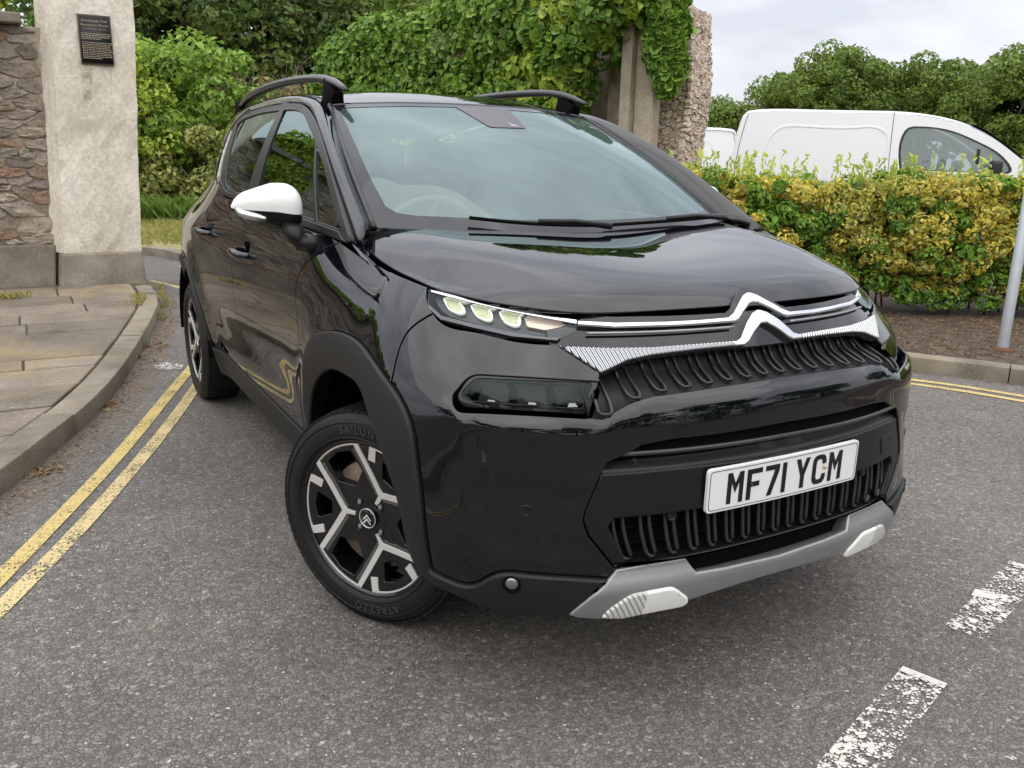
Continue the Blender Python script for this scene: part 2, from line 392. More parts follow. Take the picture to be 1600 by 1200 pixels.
def leaf_mat(name, cols, rough=.45, trans=.3):
    g = G(name); ge = g.n('ShaderNodeNewGeometry'); c = g.ramp(ge.outputs['Random Per Island'], [(i/(len(cols)-1), k) for i, k in enumerate(cols)])
    n_ = g.noise(1.1, 3); c = g.mix(1., c, g.ramp(n_.outputs['Fac'], [(.3, (.72, .78, .75)), (.7, (1.2, 1.15, 1.1))]), 'MULTIPLY')
    g.out(Base_Color=c, Roughness=rough, Specular_IOR_Level=.4)
    t = g.t; tl = t.nodes.new('ShaderNodeBsdfTranslucent'); t.links.new(c, tl.inputs[0]); mx_ = t.nodes.new('ShaderNodeMixShader'); mx_.inputs[0].default_value = trans
    t.links.new(g.b.outputs[0], mx_.inputs[1]); t.links.new(tl.outputs[0], mx_.inputs[2]); t.links.new(mx_.outputs[0], t.nodes['Material Output'].inputs[0]); return g.m
M_IVY = leaf_mat('ivy_leaf', [(0.081, 0.171, 0.026), (0.139, 0.262, 0.036), (0.198, 0.343, 0.050), (0.278, 0.423, 0.064), (0.116, 0.222, 0.031)])
M_IVYY = leaf_mat('young_ivy_leaf', [(0.222, 0.350, 0.042), (0.377, 0.504, 0.072), (0.532, 0.602, 0.100), (0.289, 0.428, 0.057)])
M_HEDGE = leaf_mat('variegated_leaf', [(.70, .55, .09), (.82, .68, .14), (.56, .46, .07), (.84, .76, .30), (.20, .30, .06), (.76, .61, .11), (.42, .42, .07), (.82, .71, .18)], .35, .34)
M_HEDGEG = leaf_mat('green_hedge_leaf', [(0.111, 0.238, 0.031), (0.177, 0.337, 0.042), (0.244, 0.396, 0.057), (0.089, 0.177, 0.029)], .35, .22)
M_TREE = leaf_mat('tree_leaf', [(0.227, 0.278, 0.056), (0.114, 0.184, 0.034), (0.164, 0.259, 0.044), (0.226, 0.302, 0.055), (0.088, 0.151, 0.029)])
M_TREE2 = leaf_mat('dark_tree_leaf', [(0.062, 0.121, 0.036), (0.095, 0.172, 0.043), (0.147, 0.212, 0.053), (0.209, 0.202, 0.062)])
M_BUSH = leaf_mat('bush_leaf', [(0.145, 0.262, 0.036), (0.217, 0.363, 0.050), (0.316, 0.444, 0.072), (0.121, 0.202, 0.031)])
M_DRY = leaf_mat('dry_shrub_leaf', [(0.248, 0.232, 0.093), (0.341, 0.279, 0.124), (0.310, 0.186, 0.109), (0.186, 0.232, 0.078), (0.403, 0.341, 0.202)])
M_BARK = mat('bark', (.075, .058, .042), rough=.95, bump=(30, .8, .02), noise=(12, .6, (.13, .105, .08)))
M_TWIG = mat('bare_twig', (.20, .155, .12), rough=.9)
M_PINK = leaf_mat('pink_petals', [(0.600, 0.160, 0.260), (0.680, 0.260, 0.360), (0.520, 0.120, 0.200)])
M_GRASS = leaf_mat('grass_blade', [(.16, .22, .045), (.34, .31, .09), (.50, .42, .17), (.22, .27, .06), (.44, .37, .14)])
M_LITTER = leaf_mat('dead_leaf', [(0.220, 0.110, 0.050), (0.300, 0.180, 0.090), (0.160, 0.090, 0.050), (0.360, 0.250, 0.130)], .8, .1)

# ---- foliage builders
def unit(v): return v/np.maximum(np.linalg.norm(v, axis=-1, keepdims=True), 1e-9)
def leaf_mesh(C, N, size, aspect=.62, fold=.18, droop=.3, jit=.35, seed=0, shape=4):
    """C (n,3) centres, N (n,3) facing; one small folded leaf per point"""
    r = np.random.default_rng(seed); n = len(C); N = unit(N+r.normal(0, jit, (n, 3)))
    t = r.normal(size=(n, 3)); t[:, 2] -= droop*2; t = unit(t-N*(t*N).sum(1, keepdims=True)); b = np.cross(N, t)
    s = size*np.exp(r.normal(0, .28, n))[:, None]; w = s*aspect*.5; h = s*.5; f = s*fold
    if shape == 4:
        V = np.stack([C-t*h, C+b*w+N*f-t*h*.1, C+t*h, C-b*w+N*f-t*h*.1], 1); F = np.array([[0, 1, 2], [0, 2, 3]])
    else:
        V = np.stack([C-t*h, C+b*w*.8+N*f*.8-t*h*.75, C+b*w+N*f-t*h*.1, C+t*h-N*f*.3, C-b*w+N*f-t*h*.1, C-b*w*.8+N*f*.8-t*h*.75], 1); F = np.array([[0, 1, 2], [0, 2, 3], [0, 3, 4], [0, 4, 5]])
    k = V.shape[1]; FF = (F[None]+(np.arange(n)*k)[:, None, None]).reshape(-1, 3)
    return V.reshape(-1, 3), FF
def clumps(blobs, nper, spread=.9, seed=1, front=None):
    """points on the outer shells of many ellipsoid clumps; (centre, radii) list"""
    r = np.random.default_rng(seed); C, N = [], []
    for c, rad in blobs:
        d = unit(r.normal(size=(nper, 3))); q = (r.uniform(.55, 1.08, nper)**.5)[:, None]
        C.append(np.array(c)+d*np.array(rad)*q*spread); N.append(unit(d/np.array(rad))+np.array([0, 0, .35]))
    return np.vstack(C), unit(np.vstack(N))
def shell_blobs(c, R, n, rr, seed=0, zmin=-.6, inner=.55):
    r = np.random.default_rng(seed); out = []
    while len(out) < n:
        d = unit(r.normal(size=3)); 
        if d[2] < zmin: continue
        p = np.array(c)+d*np.array(R)*r.uniform(inner, 1.)
        k = rr*r.uniform(.65, 1.35); out.append((p, (k, k, k*.75)))
    return out
def foliage(name, parent, m, blobs, nper, size, seed, shape=4, jit=.45, aspect=.62):
    C, N = clumps(blobs, nper, seed=seed); V, F = leaf_mesh(C, N, size, seed=seed+1, shape=shape, jit=jit, aspect=aspect)
    o = mkfast(name, V, F, m, parent); o['kind'] = 'stuff'; return o
def tree(name, label, base, h, R, group, seed, m=None, nb=60, nper=130, size=.16, trunk_r=.16, rr=.7, zmin=-.5, crown_c=.62):
    r = random.Random(seed); t = tag(empty(name, base), label, 'tree', group)
    tk = MB(); top = Vector((r.uniform(-.3, .3), r.uniform(-.3, .3), h*.7))
    tk.tube([(0, 0, -.1), (top.x*.3, top.y*.3, h*.25), (top.x*.7, top.y*.7, h*.5), tuple(top)], [trunk_r, trunk_r*.8, trunk_r*.55, trunk_r*.25], 9)
    for k in range(7):
        a = 2*math.pi*k/7+r.uniform(-.3, .3); z = h*r.uniform(.3, .55); q = Vector((math.cos(a), math.sin(a), .75))
        tk.tube([(top.x*.5, top.y*.5, z), tuple(Vector((top.x*.5, top.y*.5, z))+q*R[0]*.4), tuple(Vector((top.x*.5, top.y*.5, z))+q*R[0]*.75+Vector((0, 0, .1)))], [trunk_r*.4, trunk_r*.25, trunk_r*.08], 6)
    tk.build('trunk', M_BARK, t)
    foliage('crown', t, m or M_TREE, shell_blobs((0, 0, h*crown_c), R, nb, rr, seed, zmin, .45), nper, size, seed*3+1)
    return t

# ---- road and painted lines
road = tag(mk('road', [(-90, -90, 0), (90, -90, 0), (90, 90, 0), (-90, 90, 0)], [(0, 1, 2, 3)], M_ROAD, smooth=False), kind='structure')
def ribbon(name, P, w, z, m, par):
    P = np.array(P, float)[:, :2]; P = spline(P, max(8, int(len(P)*8))) if len(P) > 2 else densify(P, .1, False); t = np.gradient(P, axis=0); t /= np.linalg.norm(t, axis=1)[:, None]; n_ = np.c_[-t[:, 1], t[:, 0]]
    V = np.vstack([np.c_[P+n_*w/2, np.full(len(P), z)], np.c_[P-n_*w/2, np.full(len(P), z)]]); k = len(P)
    o = mk(name, V, [(i+k, i+k+1, i+1, i) for i in range(k-1)], m, par, smooth=False); return o
# left double lines (pixels of their middles on the road)
L1 = [gnd(p) for p in [(302, 572), (255, 628), (200, 695), (100, 803), (0, 905)]]; L2 = [gnd(p) for p in [(306, 606), (262, 667), (200, 742), (100, 853), (0, 953)]]
def ext(P, a, b): P = [np.array(p) for p in P]; d0 = P[0]-P[1]; d1 = P[-1]-P[-2]; return [P[0]+d0/np.linalg.norm(d0)*a]+P+[P[-1]+d1/np.linalg.norm(d1)*b]
ribbon('yellow_line', ext(L1, 1.2, 2.5), .062, .004, M_YEL, road); ribbon('yellow_line', ext(L2, 1.2, 2.5), .062, .004, M_YEL2, road)
FY = [(-12, 7.75), (-3, 7.62), (-.5, 7.25), (-.1, 6.85), (.5, 6.75), (1.2, 6.6)]
ribbon('yellow_line', [gnd(p) for p in [(236, 439), (262, 445), (292, 453)]], .06, .004, M_YEL2, road)
Rr1 = [gnd(p) for p in [(1417, 593), (1500, 604), (1600, 620)]]; Rr2 = [gnd(p) for p in [(1417, 599.5), (1500, 611), (1600, 628)]]
ribbon('yellow_line', ext(Rr1, 2.2, 3.), .055, .004, M_YEL, road); ribbon('yellow_line', ext(Rr2, 2.2, 3.), .055, .004, M_YEL, road)
def quad_px(name, px, z, m): return mk(name, [np.r_[gnd(p)[:2], z] for p in px], [(0, 1, 2, 3)], m, road, smooth=False)
def dash(A, B, w):
    A, B = np.array(A), np.array(B); d = (B-A)/np.linalg.norm(B-A); n_ = np.array([-d[1], d[0]])*w/2
    q = lambda a, b: [tuple(A+d*a+n_)+(.004,), tuple(A+d*a-n_)+(.004,), tuple(A+d*b-n_)+(.004,), tuple(A+d*b+n_)+(.004,)]
    Ln = np.linalg.norm(B-A)
    mk('white_dash', q(.028, Ln), [(3, 2, 1, 0)], M_WHT, road, smooth=False); mk('white_dash_end', [(x, y, .005) for x, y, z in q(0, .03)], [(3, 2, 1, 0)], M_WHTE, road, smooth=False)
c = lambda a, b: (gnd(a)[:2]+gnd(b)[:2])/2
d1a, d1b = c((1412, 1046), (1478, 1067)), c((1282, 1200), (1372, 1200)); dd = (d1b-d1a)/np.linalg.norm(d1b-d1a)
d2a, d2b = c((1573, 878), (1640, 895)), c((1475, 985), (1540, 997))
dash(d1a, d1a+dd*.95, .115); dash(d2a, d2b, .115); dash((d2a+d2b)/2+ (d2a-d2b)*.02, d2b, .115) if False else None
mk('white_dash_end', [np.r_[gnd(p)[:2], .005] for p in [(1523, 922), (1587, 934), (1580, 944), (1517, 932)]], [(3, 2, 1, 0)], M_WHTE, road, smooth=False)
for k in range(1, 6):
    a = d2a+(d2a-d2b)/np.linalg.norm(d2a-d2b)*(.42+(k-1)*1.05); dash(a+(d2a-d2b)/np.linalg.norm(d2a-d2b)*.6, a, .115)
# small patch of old white paint by the left gutter
mk('paint_spill', [np.r_[gnd(p)[:2], .004] for p in [(240, 571), (258, 567), (287, 571), (284, 577), (262, 579), (244, 576)]], [(5, 4, 3, 2, 1, 0)], M_WHT, road, smooth=False)

# ---- left pavement: kerb stones, slabs
KH = .10
ko = [(-6.0, -4.6), (-4.4, -2.6), (-3.2, -.9), (-2.45, .45)]+[tuple(gnd(p, KH)[:2]) for p in [(0, 735), (60, 690), (125, 640), (195, 565), (235, 500), (246, 462), (236, 446)]]
KO = spline(ko, 400); seg = np.r_[0, np.cumsum(np.linalg.norm(np.diff(KO, axis=0), axis=1))]
tn = np.gradient(KO, axis=0); tn /= np.linalg.norm(tn, axis=1)[:, None]; NI = np.c_[-tn[:, 1], tn[:, 0]]      # towards the pavement
pav = tag(mk('pavement', [(*p, KH-.02) for p in np.vstack([KO+NI*.05, [(-.72, 6.9), (-14, 6.9), (-14, -4.6)]])], [tuple(range(len(KO)+3))[::1]], M_JOINT, smooth=False), kind='structure')
kerb = tag(empty('kerb'), kind='structure'); KW = .135
def kerb_run(par, O, NIn, sg, L_, m, H=KH, wdt=KW, skip=0):
    a = 0.
    while a < sg[-1]-.15:
        b = min(a+L_*random.uniform(.97, 1.03), sg[-1]); k = max(3, int((b-.006-a)/.12)); q = np.linspace(a+.003, b-.003, k)
        X = np.stack([np.interp(q, sg, O[:, i]) for i in (0, 1)], 1); Ni = np.stack([np.interp(q, sg, NIn[:, i]) for i in (0, 1)], 1); dz = random.uniform(-.004, .005)
        prof = [(.0, -.05), (.0, H-.018), (.005, H-.005), (.018, H), (wdt, H+.002), (wdt, -.05)]
        V = [(*(X[i]+Ni[i]*o_+np.random.default_rng(i+int(a*97)).normal(0, .0012, 2)), h_+dz) for i in range(k) for o_, h_ in prof]; n_ = len(prof)
        F = [(i*n_+j, i*n_+n_+j, i*n_+n_+j+1, i*n_+j+1) for i in range(k-1) for j in range(n_-1)]+[tuple(range(n_)), tuple(range((k-1)*n_, k*n_))[::-1]]
        MB().add(V, F).build('kerb_stone', m, par, auto=.7); a = b
kerb_run(kerb, KO, NI, seg, .92, M_KERB)
KIx = KO+NI*(KW+.012)
def kin(y): 
    i = np.argsort(KIx[:, 1]); return float(np.interp(y, KIx[i, 1], KIx[i, 0]))
YB = [6.5, 5.93, 5.5, 5.09, 4.7, 4.31, 3.89, 3.49, 3.24, 2.81, 2.4, 2.0, 1.6, 1.2, .8, .4, 0, -.4, -.8]; BR = 7
for row in range(len(YB)-1):
    y, y0 = YB[row], YB[row+1]
    x = -3.6+random.uniform(0, .5); 
    wS = (lambda: random.choice((.60, .60, .75, .9))) if row != BR else (lambda: .215)
    while True:
        w_ = wS(); x1 = x+w_; e0, e1 = kin(y0)-.012, kin(y)-.012; last = x1 > min(e0, e1)-.2
        g_ = .006; h_ = KH-.004+random.uniform(-.004, .004); tl = random.uniform(-.003, .003)
        a0, a1 = (e0, e1) if last else (x1-g_, x1-g_)
        if max(a0, a1)-x > .05:
            V = [(x+g_, y0+g_, 0), (a0, y0+g_, 0), (a1, y-g_, 0), (x+g_, y-g_, 0), (x+g_, y0+g_, h_), (a0, y0+g_, h_+tl), (a1, y-g_, h_+tl), (x+g_, y-g_, h_)]
            MB().add(V, [(4, 5, 6, 7), (0, 1, 5, 4), (1, 2, 6, 5), (2, 3, 7, 6), (3, 0, 4, 7)]).build('paving_slab' if row != BR else 'paving_brick', M_SLAB, pav, smooth=False, bevel=.005, seg=1)
        if last: break
        x = x1
# weeds in the joints
def tuft(name, pts, n, h, spread, m, par, seed, label=None):
    r = np.random.default_rng(seed); V = []; F = []
    for p in pts:
        for k in range(n):
            a = r.uniform(0, 6.28); q = np.array([math.cos(a), math.sin(a), 0]); b = np.array(p)+np.append(r.normal(0, spread, 2), 0); hh = h*r.uniform(.5, 1.2); w_ = np.cross(q, [0, 0, 1])*hh*.06
            i = len(V); V += [b-w_, b+w_, b+q*hh*.35+[0, 0, hh*.7]+w_*.6, b+q*hh*.8+[0, 0, hh]]; F += [(i, i+1, i+2), (i, i+2, i+3)]
    o = mkfast(name, np.array(V), np.array(F), m, par); o['kind'] = 'stuff'; return o
wp = [gnd(p, KH) for p in [(4, 467), (10, 466), (20, 467), (30, 466), (36, 465), (215, 470), (213, 476), (218, 466)]]+[gnd((x_, y_), 0) for x_, y_ in [(252, 462), (254, 470), (255, 480), (250, 452), (248, 500)]]
tag(tuft('weeds', wp, 22, .06, .03, M_GRASS, None, 3), 'small green weeds sprouting in the paving and kerb joints', 'weeds')
# dead leaves and grit in the left gutter
def litter(name, P, spread, n, size, seed, label, m=None, z=.006):
    r = np.random.default_rng(seed); P = np.array(P)[:, :2]; i = r.integers(0, len(P), n); C = np.c_[P[i]+r.normal(0, 1, (n, 2))*spread, np.full(n, z)+r.uniform(0, .004, n)]
    V, F = leaf_mesh(C, np.tile([0, 0, 1.], (n, 1)), size, aspect=.5, jit=.25, seed=seed, droop=0); V[:, 2] = np.maximum(V[:, 2], .002)
    return tag(mkfast(name, V, F, m or M_LITTER), label, 'litter', kind='stuff')
gut = KO[(seg > 4) & (seg < seg[-1]-.2)]-NI[(seg > 4) & (seg < seg[-1]-.2)]*.07
litter('gutter_litter', gut, .045, 1300, .015, 5, 'brown leaf crumbs lying in the gutter beside the paving kerb')
ribbon('gutter_silt', KO[(seg > 4) & (seg < seg[-1]-.1)][::6]-NI[(seg > 4) & (seg < seg[-1]-.1)][::6]*.085, .17, .003, M_SILT, road)
hot = [gnd(p)[:2] for p in [(180, 595), (186, 600), (60, 742), (75, 735), (235, 540), (245, 545), (225, 560), (150, 640), (160, 632), (260, 500)]]
litter('gutter_leaves', hot, .06, 230, .026, 6, 'small drifts of rusty dead leaves against the left kerb')

# ---- rubble builder
def clip(poly, p, n):
    """keep the part of poly with (q-p).n <= 0"""
    out = []; m_ = len(poly)
    for i in range(m_):
        a, b = poly[i], poly[(i+1) % m_]; da = (a[0]-p[0])*n[0]+(a[1]-p[1])*n[1]; db = (b[0]-p[0])*n[0]+(b[1]-p[1])*n[1]
        if da <= 0: out.append(a)
        if da*db < 0: t = da/(da-db); out.append((a[0]+(b[0]-a[0])*t, a[1]+(b[1]-a[1])*t))
    return out
def cells(x0, x1, z0, z1, size, aspect, seed, relax=1):
    """irregular stone outlines filling the rectangle: Voronoi cells in a space squeezed by aspect"""
    r = np.random.default_rng(seed); X0, X1 = x0/aspect, x1/aspect; n = max(4, int((X1-X0)*(z1-z0)/size**2))
    P = np.c_[r.uniform(X0, X1, n), r.uniform(z0, z1, n)]
    for it in range(relax+1):
        C = []
        for i in range(n):
            d = np.hypot(*(P-P[i]).T); nb = np.argsort(d)[1:22]; poly = [(X0, z0), (X1, z0), (X1, z1), (X0, z1)]
            for j in nb: m_ = (P[i]+P[j])/2; poly = clip(poly, m_, P[j]-P[i])
            C.append(poly)
        if it < relax: P = np.array([np.mean(c_, axis=0)*.7+P[i]*.3 if len(c_) > 2 else P[i] for i, c_ in enumerate(C)])
    return [[(x*aspect, z) for x, z in c_] for c_ in C if len(c_) > 2]
def rock(poly, d, r, gap=.006):
    """one stone from its outline (x,z); face towards -y, origin at its middle"""
    P = np.array(poly); c_ = P.mean(0); P = P-c_; L_ = np.linalg.norm(P, axis=1)[:, None]; P = P*np.maximum(.3, 1-gap/np.maximum(L_, .01))
    Q = []
    for i in range(len(P)):                       # knock the corners off, roughen the sides
        a, b = P[i], P[(i+1) % len(P)]; Q += [a*.8+b*.2+r.normal(0, .004, 2), a*.45+b*.55+r.normal(0, .004, 2)]
    Q = np.array(Q); m_ = len(Q); tl = r.normal(0, .12, 2)
    def ring(k, dep, j): return [(x*k, dep+(x*tl[0]+z*tl[1])*(k < 1)*.6+r.normal(0, j), z*k) for x, z in Q]
    V = ring(1, d*.6, 0)+ring(1, -d*.10, d*.04)+ring(.95, -d*.40, d*.10)+ring(.55, -d*.46, d*.10)+[(0, -d*.46, 0)]
    F = [(j*m_+k, j*m_+(k+1) % m_, (j+1)*m_+(k+1) % m_, (j+1)*m_+k) for j in range(3) for k in range(m_)]+[(3*m_+k, 3*m_+(k+1) % m_, 4*m_) for k in range(m_)]
    return V, F, c_
def rubble(par, x0, x1, z0, z1, place, m, size, aspect, dep, seed, joined=None, name='stone', top=None, gap=.006):
    r = np.random.default_rng(seed+500); jb = MB()
    for poly in cells(x0, x1, z0, z1, size, aspect, seed):
        V, F, c_ = rock(poly, dep*r.uniform(.7, 1.35), r, gap)
        if top is not None and c_[1] > top(c_[0]): continue
        o, rz = place(c_[0], c_[1]); Mx = Matrix.Rotation(rz, 3, 'Z')
        if joined: jb.add([tuple(Mx @ Vector(v)+Vector(o)) for v in V], F)
        else:
            ob = mk(name, V, F, m, par, smooth=False); ob.location = o; ob.rotation_euler = (0, 0, rz)
    if joined: o = jb.build(joined, m, par, smooth=False); o['kind'] = 'stuff'

# ---- rendered gate pillar with plaque, and the rubble wall beside it
PYF = 6.66
bl_, br_ = gnd((93, 443), KH), gnd((228, 438), KH)
xL = lambda pxy: on(pxy, 'y', PYF)[0]; zL = lambda pxy: on(pxy, 'y', PYF)[2]
zpl = zL((160, 394)); zbase = KH-.05; ztop = zL((150, -150))
xb0, xb1 = xL((100, 392)), xL((221, 392)); xt0, xt1 = xL((80, 0)), xL((208, 0)); zt0 = zL((140, 0))
sl0, sl1 = (xt0-xb0)/(zt0-zpl), (xt1-xb1)/(zt0-zpl)
pil = tag(empty('gate_pillar', ((xb0+xb1)/2, PYF+.3, KH)), 'tall pale rendered stone pillar with a dark plaque, standing at the end of the rubble wall', 'pillar')
def at(o, par): o.parent = par; o.matrix_parent_inverse = Matrix.Translation(-Vector(par.location)); return o
bm = bmesh.new(); lev = np.linspace(zpl, ztop, 26); ringn = None; rows_ = []
rr_ = np.random.default_rng(11)
for z in lev:
    a, b = xb0+sl0*(z-zpl), xb1+sl1*(z-zpl); P = []
    cs = [(a, PYF), (b, PYF), (b+.02, PYF+.70), (a-.02, PYF+.70), (a-.13, PYF+.22)]
    for i in range(5):
        p, q = np.array(cs[i]), np.array(cs[(i+1) % 5]); 
        for k in range(8): P.append(np.array(p+(q-p)*k/8)+rr_.normal(0, .0035, 2))
    rows_.append([bm.verts.new((*p, z)) for p in P])
for i in range(25):
    for k in range(40): bm.faces.new((rows_[i][k], rows_[i][(k+1) % 40], rows_[i+1][(k+1) % 40], rows_[i+1][k]))
bm.faces.new(rows_[-1]); me = bpy.data.meshes.new('shaft'); bm.to_mesh(me); bm.free(); me.materials.append(M_RENDER)
so = bpy.data.objects.new('shaft', me); COL.objects.link(so); at(so, pil)
for p_ in me.polygons: p_.use_smooth = False
b = MB(); xq0, xq1 = xL((94, 442)), xL((229, 438))
b.add([(xq0, PYF-.05, zbase), (xq1, PYF-.05, zbase), (xq1+.03, PYF+.8, zbase), (xq0-.12, PYF+.8, zbase), (xL((97, 398)), PYF-.035, zpl-.0), (xL((221, 395)), PYF-.035, zpl+.005), (xb1+.05, PYF+.8, zpl), (xb0-.15, PYF+.8, zpl)], [(0, 1, 5, 4), (1, 2, 6, 5), (2, 3, 7, 6), (3, 0, 4, 7), (4, 5, 6, 7)])
at(b.build('plinth', M_PLINTH, None, bevel=.02, smooth=False), pil)
# plaque
pq = [on(p, 'y', PYF-.012) for p in [(124, 97), (176, 104), (174, 29), (123, 19)]]
M_PLQ = mat('bronze_plaque', (.018, .017, .019), rough=.45, metal=.3); M_PLB = mat('plaque_edge', (.11, .085, .06), rough=.5, metal=.5); M_PLT = mat('plaque_lettering', (.42, .36, .27), rough=.5, metal=.3)
pc = sum(pq)/4; ux = unit((pq[1]-pq[0]+pq[2]-pq[3])); uz = unit((pq[3]-pq[0]+pq[2]-pq[1])); pw_ = np.linalg.norm(pq[1]-pq[0]); ph_ = np.linalg.norm(pq[3]-pq[0])
ux = np.array([1, 0, 0.]); uz = np.array([0, 0, 1.])
plq = at(MB().box(tuple(pc), (pw_, .02, ph_)).build('plaque', M_PLB, None, bevel=.003), pil)
def atc(o, par): o.parent = par; o.matrix_parent_inverse = par.matrix_world.inverted(); return o
bpy.context.view_layer.update()
o = MB().box(tuple(pc+np.array([0, -.0085, 0])), (pw_-.02, .008, ph_-.02)).build('plaque_field', M_PLQ, None); atc(o, plq)
def text_mesh(name, txt, size, loc, m, par, align='CENTER'):
    cu = bpy.data.curves.new('t', 'FONT'); cu.body = txt; cu.size = size; cu.extrude = .0006; cu.align_x = align; cu.align_y = 'CENTER'
    to = bpy.data.objects.new('t', cu); me_ = to.to_mesh(); V = np.array([v.co[:] for v in me_.vertices]); F = [tuple(p.vertices) for p in me_.polygons]; to.to_mesh_clear(); bpy.data.objects.remove(to)
    o_ = mk(name, np.c_[loc[0]+V[:, 0], loc[1]-V[:, 2], loc[2]+V[:, 1]], F, m, None, smooth=False); atc(o_, par); return o_
M_STAIN = paint('rust_streak', (.34, .25, .15), .68, 30., .55)
for xa, xb_, ya, yb_ in ((126, 145, 106, 158), (171, 176, 108, 146)):
    o = mk('rust_streak', [on(p, 'y', PYF-.006) for p in [(xa, ya), (xb_, ya), (xb_-3, yb_), (xa+5, yb_)]], [(3, 2, 1, 0)], M_STAIN, None, smooth=False); atc(o, pil)
for txt, sz, f_ in (('Stonehouse Wall', pw_*.112, .875), ('Restoration Works', pw_*.104, .79), ('November 2011 - May 2012', pw_*.062, .715)):
    text_mesh('plaque_lettering', txt, sz, pc+np.array([0, -.0135, (f_-.5)*ph_]), M_PLT, plq)
b = MB(); rp = random.Random(4)
for f_ in [.62, .585, .55, .515]+[.44, .405, .37, .335, .30, .265, .23, .195, .16, .125]:            # the small print cannot be read: rows of raised strokes
    x = -.42
    end = .42 if f_ not in (.515, .125) else .1
    while x < end:
        w_ = rp.uniform(.025, .085); b.box(tuple(pc+np.array([(x+w_/2)*pw_, -.0127, (f_-.5)*ph_])), (w_*pw_, .001, .0055)); x += w_+.02
atc(b.build('plaque_small_print', M_PLT, None, smooth=False), plq)
# wall
WY = PYF+.10
wall = tag(empty('stone_wall', (-2.2, WY, KH)), 'old rubble stone wall with a slate coping and ivy on its top, left of the pale pillar', 'wall')
wz0, wz1 = zL((40, 385)), on((40, 40), 'y', WY)[2]
core = MB().box(((-13-1.3)/2, WY+.31, (wz1)/2), (11.75, .50, wz1)); at(core.build('mortar_core', M_MORTAR, None), wall)
def place(x, z): return (x, WY+.062, z), 0.
stones = lambda *a, **k: rubble(*a, **k)
hold = empty('tmp')
rubble(hold, -2.75, -1.33, wz0, wz1, place, M_STONE, .098, 2.3, .042, 21, gap=.005)
for s_ in list(hold.children): at(s_, wall)
bpy.data.objects.remove(hold)
o = rubble(None, -12.5, -2.70, KH+.3, wz1, place, M_STONE, .20, 2.0, .06, 22, joined='far_stones', gap=.01)
o = bpy.data.objects['far_stones']; at(o, wall)
b = MB(); b.add([(-12.6, WY-.05, KH-.02), (xL((88, 445)), WY-.05, KH-.02), (xL((88, 445)), WY+.5, KH-.02), (-12.6, WY+.5, KH-.02), (-12.6, WY-.0, wz0), (xL((88, 388)), WY-.0, wz0), (xL((88, 388)), WY+.5, wz0), (-12.6, WY+.5, wz0)], [(0, 1, 5, 4), (1, 2, 6, 5), (3, 0, 4, 7), (4, 5, 6, 7)])
at(b.build('plinth', M_PLINTH, None, bevel=.015, smooth=False), wall)
for k, x in enumerate(np.arange(-4.9, -1.3, .58)):
    x1 = min(x+.565, -1.36)
    if x1-x < .2: continue
    at(MB().box(((x+x1)/2, WY+.26, wz1+.05), (x1-x, .72, .085), M=Matrix.Rotation(random.uniform(-.02, .02), 3, 'Y')).build('coping_stone', M_PLINTH, None, bevel=.012, smooth=False), wall)
at(MB().box((-8.8, WY+.26, wz1+.05), (7.7, .72, .085)).build('coping_run', M_PLINTH, None), wall)
# ivy over the top of that wall
wi = tag(empty('wall_ivy', (-2.5, WY+.1, wz1)), 'bright green ivy spilling over the coping of the rubble wall', 'ivy')
r = np.random.default_rng(31); bl2 = []
for k in range(120):
    x = -12+10.35*r.random(); bl2.append(((x-(-2.5), r.uniform(-.10, .3), r.uniform(.02, .45)-.1*(r.random() < .3)), (.20, .16, .16)))
for k in range(26):
    x = r.uniform(-2.4, -1.62); bl2.append(((x+2.5, r.uniform(-.12, .05), r.uniform(.0, .35)), (.12, .10, .12)))
for k in range(16): bl2.append(((r.uniform(-2.3, -1.72)+2.5, -.14, r.uniform(-.35, .05)), (.08, .06, .13)))
foliage('foliage', wi, M_IVYY, bl2, 130, .075, 33, shape=6)

# ---- road verge and hedgerow beyond the pillar
verge_px = [gnd((150, 396)), gnd((225, 396)), gnd((290, 407)), gnd((330, 413))]
vy = 9.75
verge = tag(mk('verge', [(-30, 10.2, .09), (-.25, 9.78, .09), (.06, 8.82, .09), (2.5, 8.0, .09), (9, 7.0, .09), (40, 7, .09), (40, 70, .09), (-30, 70, .09)], [tuple(range(8))], M_VERGE, smooth=False), kind='structure')
vk = tag(empty('verge_kerb'), kind='structure')
VK = spline([(-9, 9.95), (-3, 9.85), (-.9, 9.75), (-.25, 9.62), (.06, 8.75), (.6, 8.35), (2.5, 7.9)], 160); sgv = np.r_[0, np.cumsum(np.linalg.norm(np.diff(VK, axis=0), axis=1))]; tv = np.gradient(VK, axis=0); tv /= np.linalg.norm(tv, axis=1)[:, None]
kerb_run(vk, VK, np.c_[-tv[:, 1], tv[:, 0]], sgv, .92, M_KERB, H=.10, wdt=.12)
r = np.random.default_rng(41); gp = [(r.uniform(-2.5, 4), r.uniform(9.9, 14.2), .09) for _ in range(900)]
tag(tuft('verge_grass', gp, 14, .10, .10, M_GRASS, None, 42), 'dry yellowish grass covering the verge in front of the hedgerow', 'grass')
gp = [(r.uniform(-2.5, 4), r.uniform(13.6, 14.8), .09) for _ in range(260)]
tag(tuft('tall_grass', gp, 20, .42, .12, leaf_mat('tall_grass_blade', [(0.124, 0.232, 0.039), (0.202, 0.310, 0.062), (0.279, 0.341, 0.093)]), None, 43), 'tall green grass along the foot of the hedgerow bushes', 'grass')
